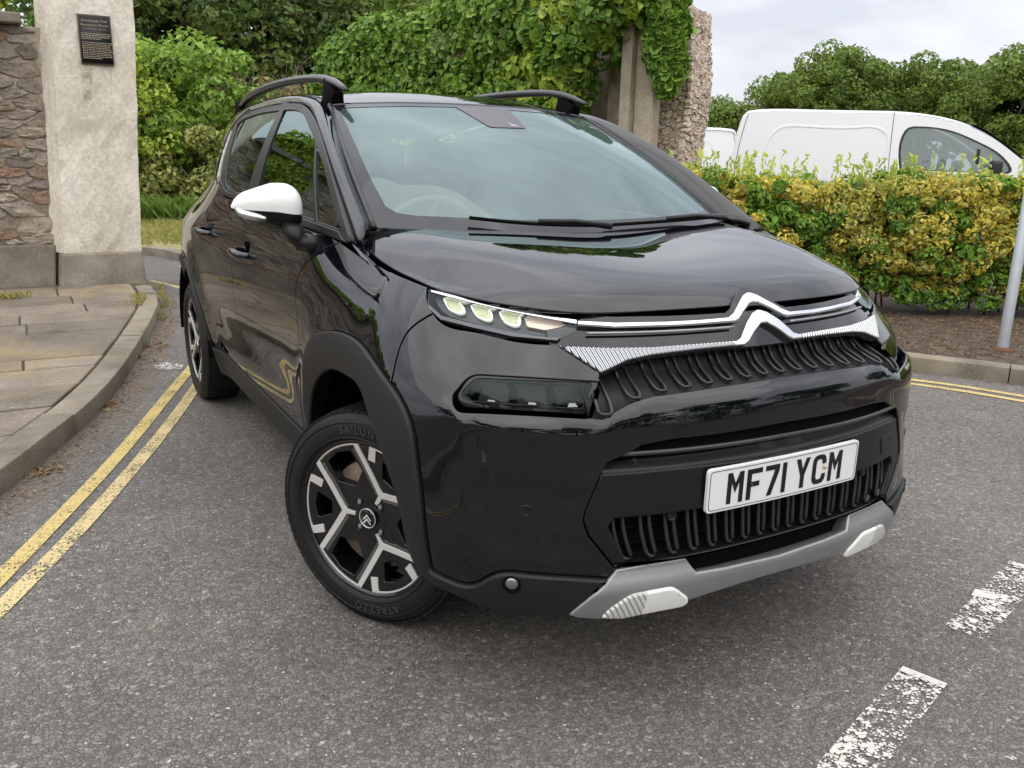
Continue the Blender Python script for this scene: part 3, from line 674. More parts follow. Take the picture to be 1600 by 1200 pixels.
def bush(name, label, c, R, seed, m, n=60, rr=.42, nper=150, size=.10, group=None, cat='bush', shape=4):
    t = tag(empty(name, c), label, cat, group)
    b = MB()
    for k in range(6):
        a = 2*math.pi*k/6+seed; b.tube([(0, 0, -.05), (math.cos(a)*R[0]*.3, math.sin(a)*R[1]*.3, R[2]*.6), (math.cos(a)*R[0]*.6, math.sin(a)*R[1]*.6, R[2]*1.1)], [.035, .025, .01], 6)
    b.build('stems', M_BARK, t)
    foliage('foliage', t, m, shell_blobs((0, 0, R[2]*.95), R, n, rr, seed, -.9, .5), nper, size, seed+5, shape=shape); return t
def far(px, dist, z=.09):
    d = ray(px); h = np.hypot(d[0], d[1]); p = CAM+d*(dist/h); return (float(p[0]), float(p[1]), z)
# Hedgerow bushes by picture column and distance
bush('hedgerow_bush', 'rounded bright green bush beside the pale pillar, right of its edge', far((300, 300), 18.0), (1.9, 1.5, 1.75), 51, M_BUSH, 110, .45, 230, .11, 'hedgerow bushes')
bush('hedgerow_bush', 'loose pale green climbing bush hugging the pillar edge', far((228, 300), 17.0), (.55, .7, 1.6), 52, M_IVYY, 40, .34, 200, .10, 'hedgerow bushes')
bush('hedgerow_bush', 'low loose bush with pale flower heads behind the car tail', far((345, 320), 17.0), (1.5, 1.0, .85), 53, leaf_mat('pale_bush_leaf', [(0.202, 0.269, 0.057), (0.322, 0.360, 0.100), (0.484, 0.450, 0.171), (0.181, 0.234, 0.042)]), 60, .36, 200, .09, 'hedgerow bushes')
bush('hedgerow_bush', 'dry brownish twiggy shrub between the green bush and the ivy wall', far((470, 150), 18.0), (1.6, 1.2, 1.55), 54, M_DRY, 60, .32, 120, .09, 'hedgerow bushes')
tw = tag(empty('bare_shrub', far((455, 150), 17.3)), 'leafless thorny shrub with thin grey branches above the dry shrub', 'shrub'); b = MB(); rr2 = random.Random(8)
for k in range(34):
    a = rr2.uniform(0, 6.28); l = rr2.uniform(.5, 1.15); p0 = Vector((rr2.uniform(-.9, .9), rr2.uniform(-.3, .3), 1.2)); p1 = p0+Vector((math.cos(a)*.3, math.sin(a)*.2, .9*l)); p2 = p1+Vector((math.cos(a)*.35*l, .1, .55*l)); b.tube([p0, p1, p2], [.014, .009, .003], 4)
    for j in range(3):
        q = p1.lerp(p2, rr2.random()); b.tube([q, q+Vector((rr2.uniform(-.3, .3), rr2.uniform(-.2, .2), rr2.uniform(.1, .35)))], [.006, .002], 3)
b.build('branches', M_TWIG, tw)
for k, (px, ds, h, R, m, lb) in enumerate([((250, 60), 25, 6.6, (3.0, 2.4, 2.9), M_TREE2, 'dark green tree rising behind the pale pillar and bright bush'), ((420, 40), 26, 7.2, (3.2, 2.4, 3.1), M_TREE2, 'broad dark tree behind the twiggy shrub'), ((560, 30), 27, 6.8, (2.8, 2.2, 2.7), M_TREE, 'mid green tree behind the start of the ivy wall'), ((700, 20), 29, 6.6, (3.2, 2.2, 2.6), M_TREE, 'lighter tree showing over the ivy wall, behind the car roof')]):
    tree('background_tree', lb, far(px, ds), h, R, 'trees behind the hedgerow', 60+k, m, 120, 190, .17, .2, .75, -.9, .60)

# ---- ruined wall end with posts, and the ivy-covered wall behind the car
rp0, rp1 = np.array(far((945, 240), 9.1, 0)), np.array(far((1068, 240), 8.7, 0)); rdir = unit(rp1-rp0); rang = math.atan2(rdir[1], rdir[0]); rl = np.linalg.norm(rp1-rp0)
rtop = CAM[2]+8.8*(252-28)/F_PX
ruin = tag(empty('ruined_wall', tuple(rp0), rang), 'broken end of a tall rubble wall with rough pinkish stones, right of the two concrete posts', 'wall')
prof_r = [(0, 0), (rl, 0), (rl+.04, .8), (rl-.02, 1.5), (rl+.03, 2.1), (rl-.03, rtop-.35), (rl-.05, rtop-.12), (rl-.22, rtop), (0, rtop+.25)]
b = MB(); b.prism([(x-.03, z) for x, z in prof_r], .06, .50, lambda u, v, w: (u, w, v)); b.build('rubble_core', M_MORTAR, ruin, smooth=False)
def pl_front(x, z): return (x, .06, z), 0.
def rt_(x): return rtop+.12 if x < rl-.3 else rtop-.02-.5*(x-rl+.3)
rubble(ruin, rl-.62, rl-.02, .9, rtop+.1, pl_front, M_STONE2, .052, 1.35, .038, 71, top=rt_, gap=.003)
def pl_side(x, z): return (rl-.02+.03*math.sin(z*4), x, z), math.pi/2
rubble(ruin, .0, .5, .9, rtop-.1, pl_side, M_STONE2, .056, 1.3, .04, 72, gap=.003)
pz = lambda y_, d: CAM[2]+d*(250-y_)/F_PX
for nm, pxa, pxb, zt_, lb in (('concrete_post', 968, 986, 2.75, 'slim weathered concrete post, the left one of the pair in front of the ruined wall'), ('concrete_post', 990, 1023, 2.85, 'wide weathered concrete post beside the slim one, in front of the ruined wall')):
    a_, b_ = np.array(far((pxa, 240), 8.65, 0)), np.array(far((pxb, 240), 8.65, 0)); wd = np.linalg.norm(b_-a_)
    M_POST = bpy.data.materials.get('post_concrete') or concrete('post_concrete', (.28, .24, .18), (.38, .33, .26), (.46, .41, .33), 2.5, .004, ((.16, .15, .10), .6))
    t = tag(empty(nm, tuple((a_+b_)/2), rang), lb, 'post', 'posts by the ruin')
    MB().box((0, 0, zt_/2), (wd, .16, zt_)).build('shaft', M_POST, t, bevel=.012, smooth=False); MB().box((0, 0, zt_+.03), (wd+.03, .19, .06)).build('cap', M_POST, t, bevel=.01, smooth=False)
iw = tag(empty('ivy_wall', far((800, 200), 10.5, 0)), 'thick dark green ivy smothering the old wall behind the car roof', 'ivy'); o0 = np.array(iw.location)
r = np.random.default_rng(81); A_, B_ = np.array(far((548, 200), 13.2, 0)), np.array(far((1030, 200), 8.75, 0)); blI, blY = [], []
wl = MB(); ang = math.atan2((B_-A_)[1], (B_-A_)[0]); wlen = np.linalg.norm(B_-A_)
wl.box(tuple((A_+B_)/2-o0+np.array([-math.sin(ang), math.cos(ang), 0])*.45+np.array([0, 0, 1.35])), (wlen, .5, 2.7), rz=ang); wl.build('wall_core', M_MORTAR, iw)
nrmI = np.array([math.sin(ang), -math.cos(ang), 0])
def ivtop(f): return float(np.interp(f, [0, .06, .2, .4, .55, .7, .85, 1.], [2.25, 2.6, 2.85, 2.78, 3.1, 3.65, 3.9, 3.35]))
for k in range(620):
    f_ = r.random(); z = r.uniform(np.interp(f_, [0, .80, .87, .93, 1], [.9, 1.2, 1.95, 2.45, 2.75]), ivtop(f_)); bulge = .25+.28*r.random()*(1+.7*(f_ > .6))
    p = A_+(B_-A_)*f_+nrmI*bulge+np.array([0, 0, z])-o0
    rad = r.uniform(.14, .30); (blI).append((p, (rad, rad, rad*.9)))
for k in range(70):
    f_ = r.uniform(.72, 1.0); z = r.uniform(np.interp(f_, [.72, .80, .87, .93, 1], [1.5, 1.6, 1.9, 2.4, 2.7]), 3.2); p = A_+(B_-A_)*f_+nrmI*(.50+.2*r.random())+np.array([0, 0, z])-o0
    blY.append((p, (.16, .16, .16)))
for k in range(40):      # strands hanging over the ruin
    x = far((r.uniform(1015, 1062), 100), 8.45, 0); z = r.uniform(2.35, 3.3) if r.random() < .8 else r.uniform(2.0, 2.4); blI.append((np.array(x)+np.array([0, 0, z])-o0, (.10, .10, .13)))
foliage('foliage', iw, M_IVY, blI, 215, .070, 82, shape=6, jit=.4, aspect=.8); foliage('young_foliage', iw, M_IVYY, blY, 120, .076, 83, shape=6, jit=.35, aspect=.85)
vl = tag(empty('valerian', far((745, 100), 10.2, 0)), 'pink flowering plant growing out of the ivy behind the car roof', 'flower')
bz = CAM[2]+10.2*(243-100)/F_PX; P = [(np.array([r.normal(0, .16), r.normal(0, .1), bz+r.normal(0, .13)]), (.035, .035, .03)) for k in range(9)]
foliage('petals', vl, M_PINK, P, 60, .022, 84); b = MB()
for p, _ in P: b.tube([(p[0]*.5, .25, p[2]-.45), tuple(p)], [.006, .004], 4)
b.build('stems', M_TWIG, vl)
foliage('leaves', vl, leaf_mat('valerian_leaf', [(0.202, 0.306, 0.100), (0.302, 0.378, 0.143), (0.363, 0.360, 0.143)]), [(np.array([r.normal(0, .22), r.normal(0.05, .1), bz-.15+r.normal(0, .15)]), (.10, .10, .10)) for k in range(16)], 60, .06, 85, aspect=.35)
# ---- right-hand bed: kerb, soil, hedge, sign post
kr = [(1.6, 4.9), (2.4, 2.95), (3.0, 1.95)]+[tuple(gnd(p, .1)[:2]) for p in [(1412, 556), (1500, 566), (1600, 578)]]+[(4.35, -.35), (5.0, -1.6), (6.2, -3.6), (8, -6)]
KR = spline(kr, 200); KR = KR[::-1]; sgr = np.r_[0, np.cumsum(np.linalg.norm(np.diff(KR, axis=0), axis=1))]; tr_ = np.gradient(KR, axis=0); tr_ /= np.linalg.norm(tr_, axis=1)[:, None]
NR = np.c_[tr_[:, 1], -tr_[:, 0]]
bk = tag(empty('bed_kerb'), kind='structure'); kerb_run(bk, KR, NR, sgr, .9, M_KERB, H=.105, wdt=.125)
bed = tag(mk('planting_bed', [(*p, .09) for p in np.vstack([KR+NR*.06, [(1.9, 8), (20, 14), (20, -6)]])], [tuple(range(len(KR)+3))[::-1]], M_SOIL, smooth=False), kind='structure')
hb0, hb1 = gnd((1385, 492), .1)[:2], gnd((1600, 497), .1)[:2]; hd = (hb1-hb0)/np.linalg.norm(hb1-hb0); hn = np.array([-hd[1], hd[0]])*(1 if hd[0]*0+1 else -1)
if hn[1] < 0: hn = -hn
litter('bed_litter', [hb0*(1-f_)+hb1*f_-hn*g_ for f_ in np.linspace(-.6, 1.6, 40) for g_ in np.linspace(.02, 1.5, 12)], .06, 3200, .022, 9, 'pale leaf crumbs and bark scattered on the soil under the hedge', z=.096)
hedge = tag(empty('hedge', (*((hb0+hb1)/2), .09)), 'clipped yellow and green variegated hedge growing in the soil bed before the white van', 'hedge'); h0 = np.array(hedge.location)
r = np.random.default_rng(91); HY, HG = [], []
for k in range(2300):
    f_ = r.uniform(-3.1, 4.6); dpt = abs(r.normal(0, .22)); dpt = min(dpt, 1.)
    top = 1.10+.05*math.sin(f_*3)+.03*math.sin(f_*7.3); z = r.uniform(.13, top) if r.random() < .75 else top-r.uniform(0, .12)
    if z > top-.14: dpt = r.uniform(0, 1.0)
    p = np.append(hb0+hd*f_*1.15+hn*(.05+dpt-.10*math.sin(min(1, (z-.1)/.9)*math.pi)), z+.09)-h0; rad = r.uniform(.055, .125)
    gsel = .8*math.sin(f_*6.3+z*8)+.8*math.sin(f_*13.1-z*5.7)+r.normal(0, .8)
    (HG if gsel > .62 or (z < .38 and r.random() < .6) else HY).append((p, (rad, rad, rad*.8)))
foliage('variegated_foliage', hedge, M_HEDGE, HY, 105, .037, 92, shape=6, jit=.4, aspect=.55); foliage('green_foliage', hedge, M_HEDGEG, HG, 105, .040, 93, shape=6, jit=.4, aspect=.55)
core = [(np.append(hb0+hd*r.uniform(-3.1, 5.2)*1.15+hn*r.uniform(.42, .62), r.uniform(.35, 1.12))-h0, (.2, .14, .17)) for k in range(380)]
foliage('inner_foliage', hedge, M_HEDGEG, core, 90, .06, 95)
SH = []; SC_, SN_ = [], []
for k in range(220):                                     # upright young shoots along the top
    f_ = r.uniform(-2.6, 5.); p = np.append(hb0+hd*f_*1.15+hn*r.uniform(.1, .7), 1.12)-h0+np.array([0, 0, .09]); H = r.uniform(.04, .22)
    for j in range(9):
        a = j*2.4; q = j/8; SC_.append(p+np.array([math.cos(a)*.018*(1-q*.6), math.sin(a)*.018*(1-q*.6), H*q])); SN_.append(np.array([math.cos(a), math.sin(a), .15]))
V, F = leaf_mesh(np.array(SC_), np.array(SN_), .05, aspect=.4, seed=94, droop=-.8, jit=.15, shape=6); o = mkfast('young_shoots', V, F, leaf_mat('shoot_leaf', [(0.443, 0.539, 0.114), (0.645, 0.683, 0.171), (0.302, 0.432, 0.086)]), hedge); o['kind'] = 'stuff'
b = MB()
for k in range(80):
    f_ = r.uniform(-3., 5.); p = Vector((*(hb0+hd*f_*1.15+hn*r.uniform(.1, .7)), .05))-Vector(h0); b.tube([p, p+Vector((r.normal(0, .08), r.normal(0, .05), .35)), p+Vector((r.normal(0, .2), r.normal(0, .1), .8))], [.010, .008, .004], 5)
b.build('stems', M_BARK, hedge)
M_GALV = mat('galvanised_steel', (.42, .45, .49), rough=.5, metal=.55, noise=(14, .7, (.52, .55, .58)), bump=(60, .15, .001))
pb = gnd((1566, 546), .095); post = tag(empty('sign_post', tuple(pb)), 'bare grey metal post standing in the soil bed by the kerb', 'post')
b = MB(); b.lathe([(.038, -.1), (.038, .04), (.036, .06), (.036, 2.6), (.0, 2.61)], 20); b.build('tube', M_GALV, post); b = MB(); b.lathe([(.062, -.01), (.06, .012), (.04, .02)], 20); b.build('base_collar', mat('rusty_collar', (.16, .07, .04), rough=.9), post)
# ---- white vans behind the hedge
M_VAN = mat('white_van_paint', (.74, .75, .77), rough=.3, coat=.7); M_VGL = glass0 = mat('van_glass', (.05, .07, .075), rough=.04); M_VBLK = mat('van_black_plastic', (.02, .02, .022), rough=.5)
def glass(name, tint, refl_ior, rough=.0, sky_haze=None):
    g = G(name); t = g.t; t.nodes.remove(g.b)
    tr = t.nodes.new('ShaderNodeBsdfTransparent'); tr.inputs[0].default_value = (*tint, 1)
    gl = t.nodes.new('ShaderNodeBsdfGlossy'); gl.inputs['Roughness'].default_value = rough; gl.inputs['Color'].default_value = (.82, 1., .98, 1)
    fr = t.nodes.new('ShaderNodeFresnel'); fr.inputs['IOR'].default_value = refl_ior
    mx_ = t.nodes.new('ShaderNodeMixShader'); t.links.new(fr.outputs[0], mx_.inputs[0]); t.links.new(tr.outputs[0], mx_.inputs[1]); t.links.new(gl.outputs[0], mx_.inputs[2])
    last = mx_
    if sky_haze:  # diffuse veil: sky light painted into the glass
        df = t.nodes.new('ShaderNodeBsdfDiffuse'); df.inputs[0].default_value = (*sky_haze[0], 1)
        m2 = t.nodes.new('ShaderNodeMixShader'); m2.inputs[0].default_value = sky_haze[1]
        t.links.new(mx_.outputs[0], m2.inputs[1]); t.links.new(df.outputs[0], m2.inputs[2]); last = m2
    t.links.new(last.outputs[0], t.nodes['Material Output'].inputs[0]); return g.m
def van(loc, rz, label):
    v = tag(empty('white_van', loc, rz), label, 'van', None)
    pr = [(-1.86, .30), (-1.88, .70), (-1.85, 1.15), (-1.80, 1.50), (-1.735, 1.80), (-1.69, 1.88), (-1.58, 1.912), (-.8, 1.925), (0, 1.918), (.45, 1.905), (.85, 1.855), (1.22, 1.755), (1.58, 1.57), (1.95, 1.30), (2.25, 1.12), (2.75, .98), (3.0, .80), (3.05, .45), (3.0, .28)]
    P2 = spline(pr, 70)
    # body: sections across the width with tumblehome
    W_ = .93; V = []; ny = 15
    for x, z in P2:
        for j in range(ny):
            q = -1+2*j/(ny-1); e = abs(q)**4; 
            V.append((x, q*(W_*(1-.121*max(0, z-1.0))-.003), z-.052*abs(q)**6*(1 if z > 1.2 else max(0, (z-1.0)/.2))))
    F = [(i*ny+j, i*ny+j+1, (i+1)*ny+j+1, (i+1)*ny+j) for i in range(len(P2)-1) for j in range(ny-1)]
    mk('body_shell', V, F, M_VAN, v)
    def VS(sd):
        def f(x, z):
            x = np.asarray(x, float); z = np.asarray(z, float); x, z = np.broadcast_arrays(x, z); return np.stack([x*1., sd*W_*(1-.121*np.maximum(0, z-1.0))+0*x, z], -1) if sd < 0 else np.stack([x, W_*(1-.121*np.maximum(0, z-1.0))+0*x, z], -1)
        return f
    zt = lambda x: float(np.interp(x, P2[:, 0], P2[:, 1]))
    o1 = [(x, z-.056*min(1, max(0, (z-1.0)/.2))) for x, z in P2]
    for sd in (-1, 1):
        S_ = VS(sd); win = [(.40, 1.12), (.38, 1.58), (.43, 1.67), (.58, 1.70), (1.00, 1.645), (1.36, 1.50), (1.72, 1.26), (1.78, 1.16), (1.5, 1.11)]
        win = spline(win+[win[0]], 60)[:-1].tolist()
        panel('side_panel', S_, [(x, z) for x, z in o1], M_VAN, v, holes=[win], step=.12, edge=.05, r=.004, depth=.02, shrink=0)
        panel('door_window', S_, win, M_WIN2, v, step=.1, edge=.05, off=-.012, r=.001, depth=.003, shrink=-.004)
        fr = np.array(win); cen = fr.mean(0); inn = cen+(fr-cen)*.955
        panel('window_seal', S_, win, M_VBLK, v, holes=[inn.tolist()], step=.1, edge=.04, off=.003, r=.002, depth=.01, shrink=0)
        mk('window_divider', [(1.33, sd*(W_*.965), 1.10), (1.37, sd*(W_*.965), 1.10), (1.37, sd*W_*.952, 1.41), (1.33, sd*W_*.952, 1.43)], [(0, 1, 2, 3)], M_VBLK, v)
        rec = spline([(-1.38, 1.10), (-1.36, 1.52), (-1.24, 1.66), (-1.0, 1.70), (-.2, 1.69), (.12, 1.67), (.20, 1.60), (.18, 1.30), (.12, 1.0), (-1.3, .95), (-1.38, 1.10)], 80)[:-1]; ci = rec.mean(0)
        panel('pressed_panel', S_, rec.tolist(), M_VAN, v, holes=[(ci+(rec-ci)*[.965, .93]).tolist()], step=.1, edge=.04, off=.006, r=.006, depth=.006, shrink=0)
        for pts in ([(.25, 1.88), (.25, 1.2), (.28, .35)], [(-1.655, 1.85), (-1.74, 1.45), (-1.79, .4)]):
            MB().tube([tuple(S_(x, z)+np.array([0, sd*.001, 0])) for x, z in spline(pts, 16)], .004, 5).build('door_seam', M_VBLK, v)
        b = MB(); b.box((1.55, sd*1.03, 1.17), (.14, .18, .22)); b.build('door_mirror', M_VBLK, v, bevel=.04, seg=3)
        MB().box((.05, sd*.955, .52), (2.6, .03, .14)).build('rub_strip', M_VBLK, v, bevel=.01)
        for x in (-1.05, 2.2):
            b = MB(); b.lathe([(.12, -.1), (.20, -.11), (.30, -.10), (.33, -.06), (.33, .08), (.2, .1)], 32, 'y'); b.V = [(a+x, sd*.84+c_*sd*-1, d_+.33) for a, c_, d_ in b.V]; b.build('wheel', M_RUBBER2, v)
    ws_ = [(1.27, 1.675), (1.99, 1.205)]
    b = MB(); V = []
    for f_ in np.linspace(0, 1, 6):
        x, z = 1.27+(1.97-1.27)*f_, 0; z = zt(x)+.006
        for q in np.linspace(-.78, .78, 9): V.append((x, q, z))
    b.add(V, [(i*9+j, i*9+j+1, i*9+10+j, i*9+9+j) for i in range(5) for j in range(8)]); b.build('windscreen', M_VGL, v)
    MB().tube([(.55, 0, 1.87), (.35, 0, 2.05)], [.006, .003], 5).build('aerial', M_VBLK, v)
    b = MB()
    for q in (-.45, .45): b.box((.75, q, 1.05), (.16, .48, .75)); b.box((.70, q, 1.50), (.10, .26, .20))
    b.build('cab_seats', M_VBLK, v, bevel=.03); MB().box((.30, 0, 1.1), (.04, 1.6, 1.4)).build('bulkhead', M_VAN, v)
    return v
M_WIN2 = glass('van_window_glass', (.80, .86, .86), 1.9, sky_haze=((.42, .47, .48), .28)); M_RUBBER2 = mat('van_tyre', (.02, .02, .02), rough=.8)  # grey-teal veil paints the sky light showing through the van panes
vp = far((1346, 230), 13.9, 0.14); vdir = math.atan2(RT[1], RT[0])
van(vp, vdir-.24, 'white panel van with its cab to the right, parked behind the yellow hedge')
vp2 = far((1008, 230), 17.5, 0.); van(vp2, vdir-.5 if False else vdir+math.pi-.25, 'second white van mostly hidden behind the ruined wall end')
# ---- trees beyond the van
for k, (px, ds, h, R, lb) in enumerate([((1285, 150), 27, 4.55, (2.2, 1.7, 1.45), 'rounded green tree behind the rear half of the white van'), ((1480, 150), 29, 4.55, (2.3, 1.8, 1.45), 'green tree behind the cab of the white van'), ((1590, 150), 27, 4.2, (1.9, 1.6, 1.4), 'green tree beyond the bonnet of the white van'), ((1700, 150), 28, 4.4, (2., 1.7, 1.5), 'green tree standing past the grey post'), ((1385, 150), 31, 4.3, (1.9, 1.5, 1.4), 'tree filling the gap behind the white van doors'), ((1150, 190), 30, 3.3, (1.1, 1., 1.0), 'small tree between the ruined wall and the white van')]):
    tree('far_tree', lb, far(px, ds, 0.), h, R, 'trees beyond the van', 110+k, M_TREE, 110, 260, .105, .14, .42, -.9, .66)
# ---- trees and hedge on the photographer's side of the road (they show in the paintwork)
for k, (x, y, h, R) in enumerate([(-16, -9, 7, (3.5, 3.2, 2.9)), (-13, -16, 8, (4, 3.5, 3.4)), (-6, -20, 7.5, (4, 3.5, 3.2)), (2, -19, 7, (4, 3.4, 3)), (10, -18, 7.5, (4, 3.5, 3.2)), (18, -14, 7, (4, 3.5, 3)), (-19, -1, 6.5, (3.2, 3.2, 2.8)), (25, -6, 7, (4, 3.5, 3))]):
    tree('roadside_tree', ['leafy tree across the road, seen mirrored in the black paintwork'][0], (x, y, 0), h, R, 'trees across the road behind the photographer', 130+k, M_TREE2, 60, 110, .26, .2, 1.0, -.9, .56)
oh = tag(empty('roadside_hedge', (0, -15.5, 0)), 'long dark hedge across the road, seen mirrored in the black bumper', 'hedge'); r = np.random.default_rng(140)
foliage('foliage', oh, M_TREE2, [((r.uniform(-24, 24), r.uniform(-.5, .5)+.012*0, r.uniform(.3, 2.0)), (.8, .7, .55)) for k in range(170)], 90, .2, 141)
# ================================================================== CAR
car = tag(empty('car'), 'glossy black compact crossover car with white mirrors and chrome chevron nose, parked on the road', 'car')
M_PAINT = mat('black_paint', (.0018, .0023, .0046), rough=.5, coat=1., coat_rough=.012, coat_ior=1.62, spec=0.)
M_GLOSSB = mat('gloss_black_trim', (.006, .006, .007), rough=.06, spec=.7)
M_PLAST = mat('textured_black_plastic', (.012, .012, .0122), rough=.52, spec=.4, bump=(900, .25, .0006))
M_PLAST2 = mat('satin_black_plastic', (.008, .008, .009), rough=.40, spec=.4, bump=(700, .15, .0004))
M_DARK = mat('void_black', (.004, .004, .004), rough=.9, spec=.1)
M_CHROME = mat('chrome', (.70, .71, .73), rough=.10, metal=1.)
M_SILVER = mat('satin_silver_plastic', (.30, .30, .31), rough=.40, metal=.6)
M_WHITE = mat('white_gloss_plastic', (.80, .80, .78), rough=.22, coat=.6)
M_RUBBER = mat('tyre_rubber', (.010, .010, .0105), rough=.55, spec=.35, bump=(120, .25, .001))
M_FLANK = mat('spoke_flank_grey', (.22, .225, .235), rough=.16, metal=.9)
M_MACH = mat('machined_alloy', (.80, .79, .76), rough=.32, metal=.55, bump=(300, .08, .0004))
M_DISC = mat('brake_disc_steel', (.30, .235, .18), rough=.5, metal=.5, noise=(40, .6, (.19, .135, .10)))
M_SEAT = mat('grey_seat_fabric', (.09, .10, .115), rough=.9, bump=(300, .3, .002))
M_DASH = mat('dashboard_plastic', (.05, .055, .06), rough=.75, bump=(400, .2, .001))
M_PLATE = mat('white_plate_acrylic', (.78, .79, .78), rough=.25)
M_INK = mat('black_plate_lettering', (.008, .008, .009), rough=.3)
M_LAMP = mat('lamp_reflector_silver', (.55, .56, .55), rough=.22, metal=.9)
M_LED = mat('led_lens_pale_yellow', (.78, .80, .50), rough=.2, noise=(420, .35, (.30, .34, .22)), emit=((.85, .95, .5), .12), bump=(260, .5, .002))
M_LEDRIM = mat('led_light_guide', (.9, .92, .88), rough=.2, emit=((.95, 1, .85), .22))
M_AMBER = mat('indicator_clear', (.62, .50, .40), rough=.2, metal=.6, bump=(220, .5, .002))
M_SCREEN = glass('windscreen_glass', (.86, .95, .93), 2.0, sky_haze=((.50, .64, .65), .075))  # pale teal veil paints part of the sky reflection into the screen
M_WIN = glass('side_window_glass', (.72, .79, .76), 1.75)
M_PRIV = glass('dark_tinted_glass', (.06, .06, .06), 1.75)
M_LENS = glass('lamp_lens', (.95, .96, .96), 1.33)
M_LENSD = glass('smoked_lamp_lens', (.62, .63, .64), 1.42)

# ---- master surface of the lower body: plan contour at each height
ZK = [.18, .30, .40, .50, .60, .70, .80, .90, .96, 1.02, 1.06, 1.10, 1.18]
f_wf = ncs(ZK, [.78, .815, .838, .853, .862, .866, .862, .840, .812, .764, .722, .672, .58])
f_wd = ncs(ZK, [.76, .795, .822, .842, .858, .870, .876, .874, .866, .848, .832, .813, .775])
f_yc = ncs([.18, .30, .40, .50, .60, .70, .76, .80, .90, .96, 1.02, 1.18], [-.73, -.785, -.802, -.808, -.806, -.798, -.785, -.768, -.706, -.667, -.605, -.42])
f_n = ncs([.18, .40, .60, .80, .96, 1.18], [2.8, 2.75, 2.45, 2.3, 2.1, 2.05])
f_y1 = ncs([.18, .60, .80, .96, 1.18], [-.25, -.25, -.23, -.10, .0])
YR = 2.70; UF = 1.2
f_yb = ncs([.18, .4, .6, .8, 1.0, 1.2], [3.18, 3.24, 3.26, 3.25, 3.18, 3.10])
def arch_flare(y, z):
    d = np.hypot((y-.0), (z-.34)); e = np.hypot(y-2.604, z-.34)
    b = np.exp(-((d-.47)/.085)**2)+np.exp(-((e-.47)/.085)**2)
    return .020*b*(np.asarray(z) > 0)
def side_x(y, z):
    k = sstep(-.15, .45, y)
    w = f_wf(z)*(1-k)+f_wd(z)*k
    w = w - .012*np.exp(-((z-.56)/.10)**2)*sstep(.45, .75, y)*(1-sstep(1.75, 2.1, y))     # door scallop
    w = w + .010*np.exp(-((z-.95)/.05)**2)*sstep(1.3, 2.3, y)                               # rear haunch
    w = w - .085*sstep(2.0, 2.9, y)*sstep(.92, 1.2, z) - .045*sstep(2.25, 2.95, y)*sstep(.45, .7, z)
    return w
def S1(u, z):
    u = np.asarray(u, float); z = np.asarray(z, float); u, z = np.broadcast_arrays(u, z)
    sg = np.where(u < 0, -1., 1.); a = np.abs(u)
    y1 = f_y1(z); yc = f_yc(z); n = f_n(z); wf = f_wf(z); Lf = y1-yc
    th = np.clip(a/UF, 0, 1)*(math.pi/2); s_, c_ = np.sin(th), np.cos(th)
    r = ((np.abs(s_)/wf)**n+(np.abs(c_)/Lf)**n)**(-1/n)
    x = r*s_; y = y1-r*c_
    ys = y1+(a-UF); xs = side_x(ys, z)
    yb = f_yb(z); th2 = np.clip((ys-YR)/(.95), 0, 1)*(math.pi/2); xr0 = side_x(np.full_like(z, YR), z); Lb = yb-YR; n2 = 2.6
    r2 = ((np.abs(np.cos(th2))/xr0)**n2+(np.abs(np.sin(th2))/Lb)**n2)**(-1/n2)
    x = np.where(a > UF, np.where(ys > YR, r2*np.cos(th2), xs), x); y = np.where(a > UF, np.where(ys > YR, YR+r2*np.sin(th2), ys), y)
    fl = arch_flare(y, z)*sstep(.60, .80, x); x = x+fl; y = y-fl*.5*(1-sstep(UF*.75, UF*1.0, a))
    return np.stack([x*sg, y, z], -1)
def inside1(P):
    x, y, z = abs(P[0]), P[1], P[2]
    y1 = float(f_y1(z)); 
    if y < y1:
        n = float(f_n(z)); v = (x/float(f_wf(z)))**n+((y1-y)/(y1-float(f_yc(z))))**n-1
        return v < 0
    return x < float(side_x(y, z)+arch_flare(y, z))
def hit1(px, off=0.):
    """pixel -> (u,z) on the lower-body surface (visible flank, mirrored to +x); falls back to the closest approach"""
    d = ray(px); t = np.linspace(1.2, 9, 780); P = CAM+t[:, None]*d
    zz = np.clip(P[:, 2], .18, 1.18); ok = (P[:, 2] > .1) & (P[:, 2] < 1.2)
    x = np.abs(P[:, 0]); y1 = f_y1(zz); nn = f_n(zz)
    front = ((x/f_wf(zz))**nn+(np.maximum(y1-P[:, 1], 0)/(y1-f_yc(zz)))**nn)**(1/nn)
    v = np.where(P[:, 1] < y1, front, x/(side_x(P[:, 1], zz)+arch_flare(P[:, 1], zz)))-1-off
    v[~ok] = 9
    i = int(np.argmax(v < 0)) if (v < 0).any() else int(np.argmin(v))
    if v[i] < 0 and i > 0: w = v[i-1]/(v[i-1]-v[i]); q = P[i-1]+(P[i]-P[i-1])*w
    else: q = P[i]
    z = float(q[2]); x = abs(q[0]); y1 = float(f_y1(np.clip(z, .18, 1.18)))
    u = UF*math.atan2(x, y1-q[1])/(math.pi/2) if q[1] < y1 else UF+q[1]-y1
    if q[0] > 0 and q[1] < y1: u = -u
    return np.array([u, z])
def tr(*pls, n=10):
    """trace polylines of pixels onto the body; each polyline is smoothed on its own"""
    out = []
    for pl in pls:
        q = np.array([hit1(p) for p in pl]); 
        q = spline(q, max(2, n*(len(q)-1)+1)) if len(q) > 2 else q
        out += q.tolist() if not out or np.linalg.norm(q[0]-out[-1]) > 1e-6 else q[1:].tolist()
    return out
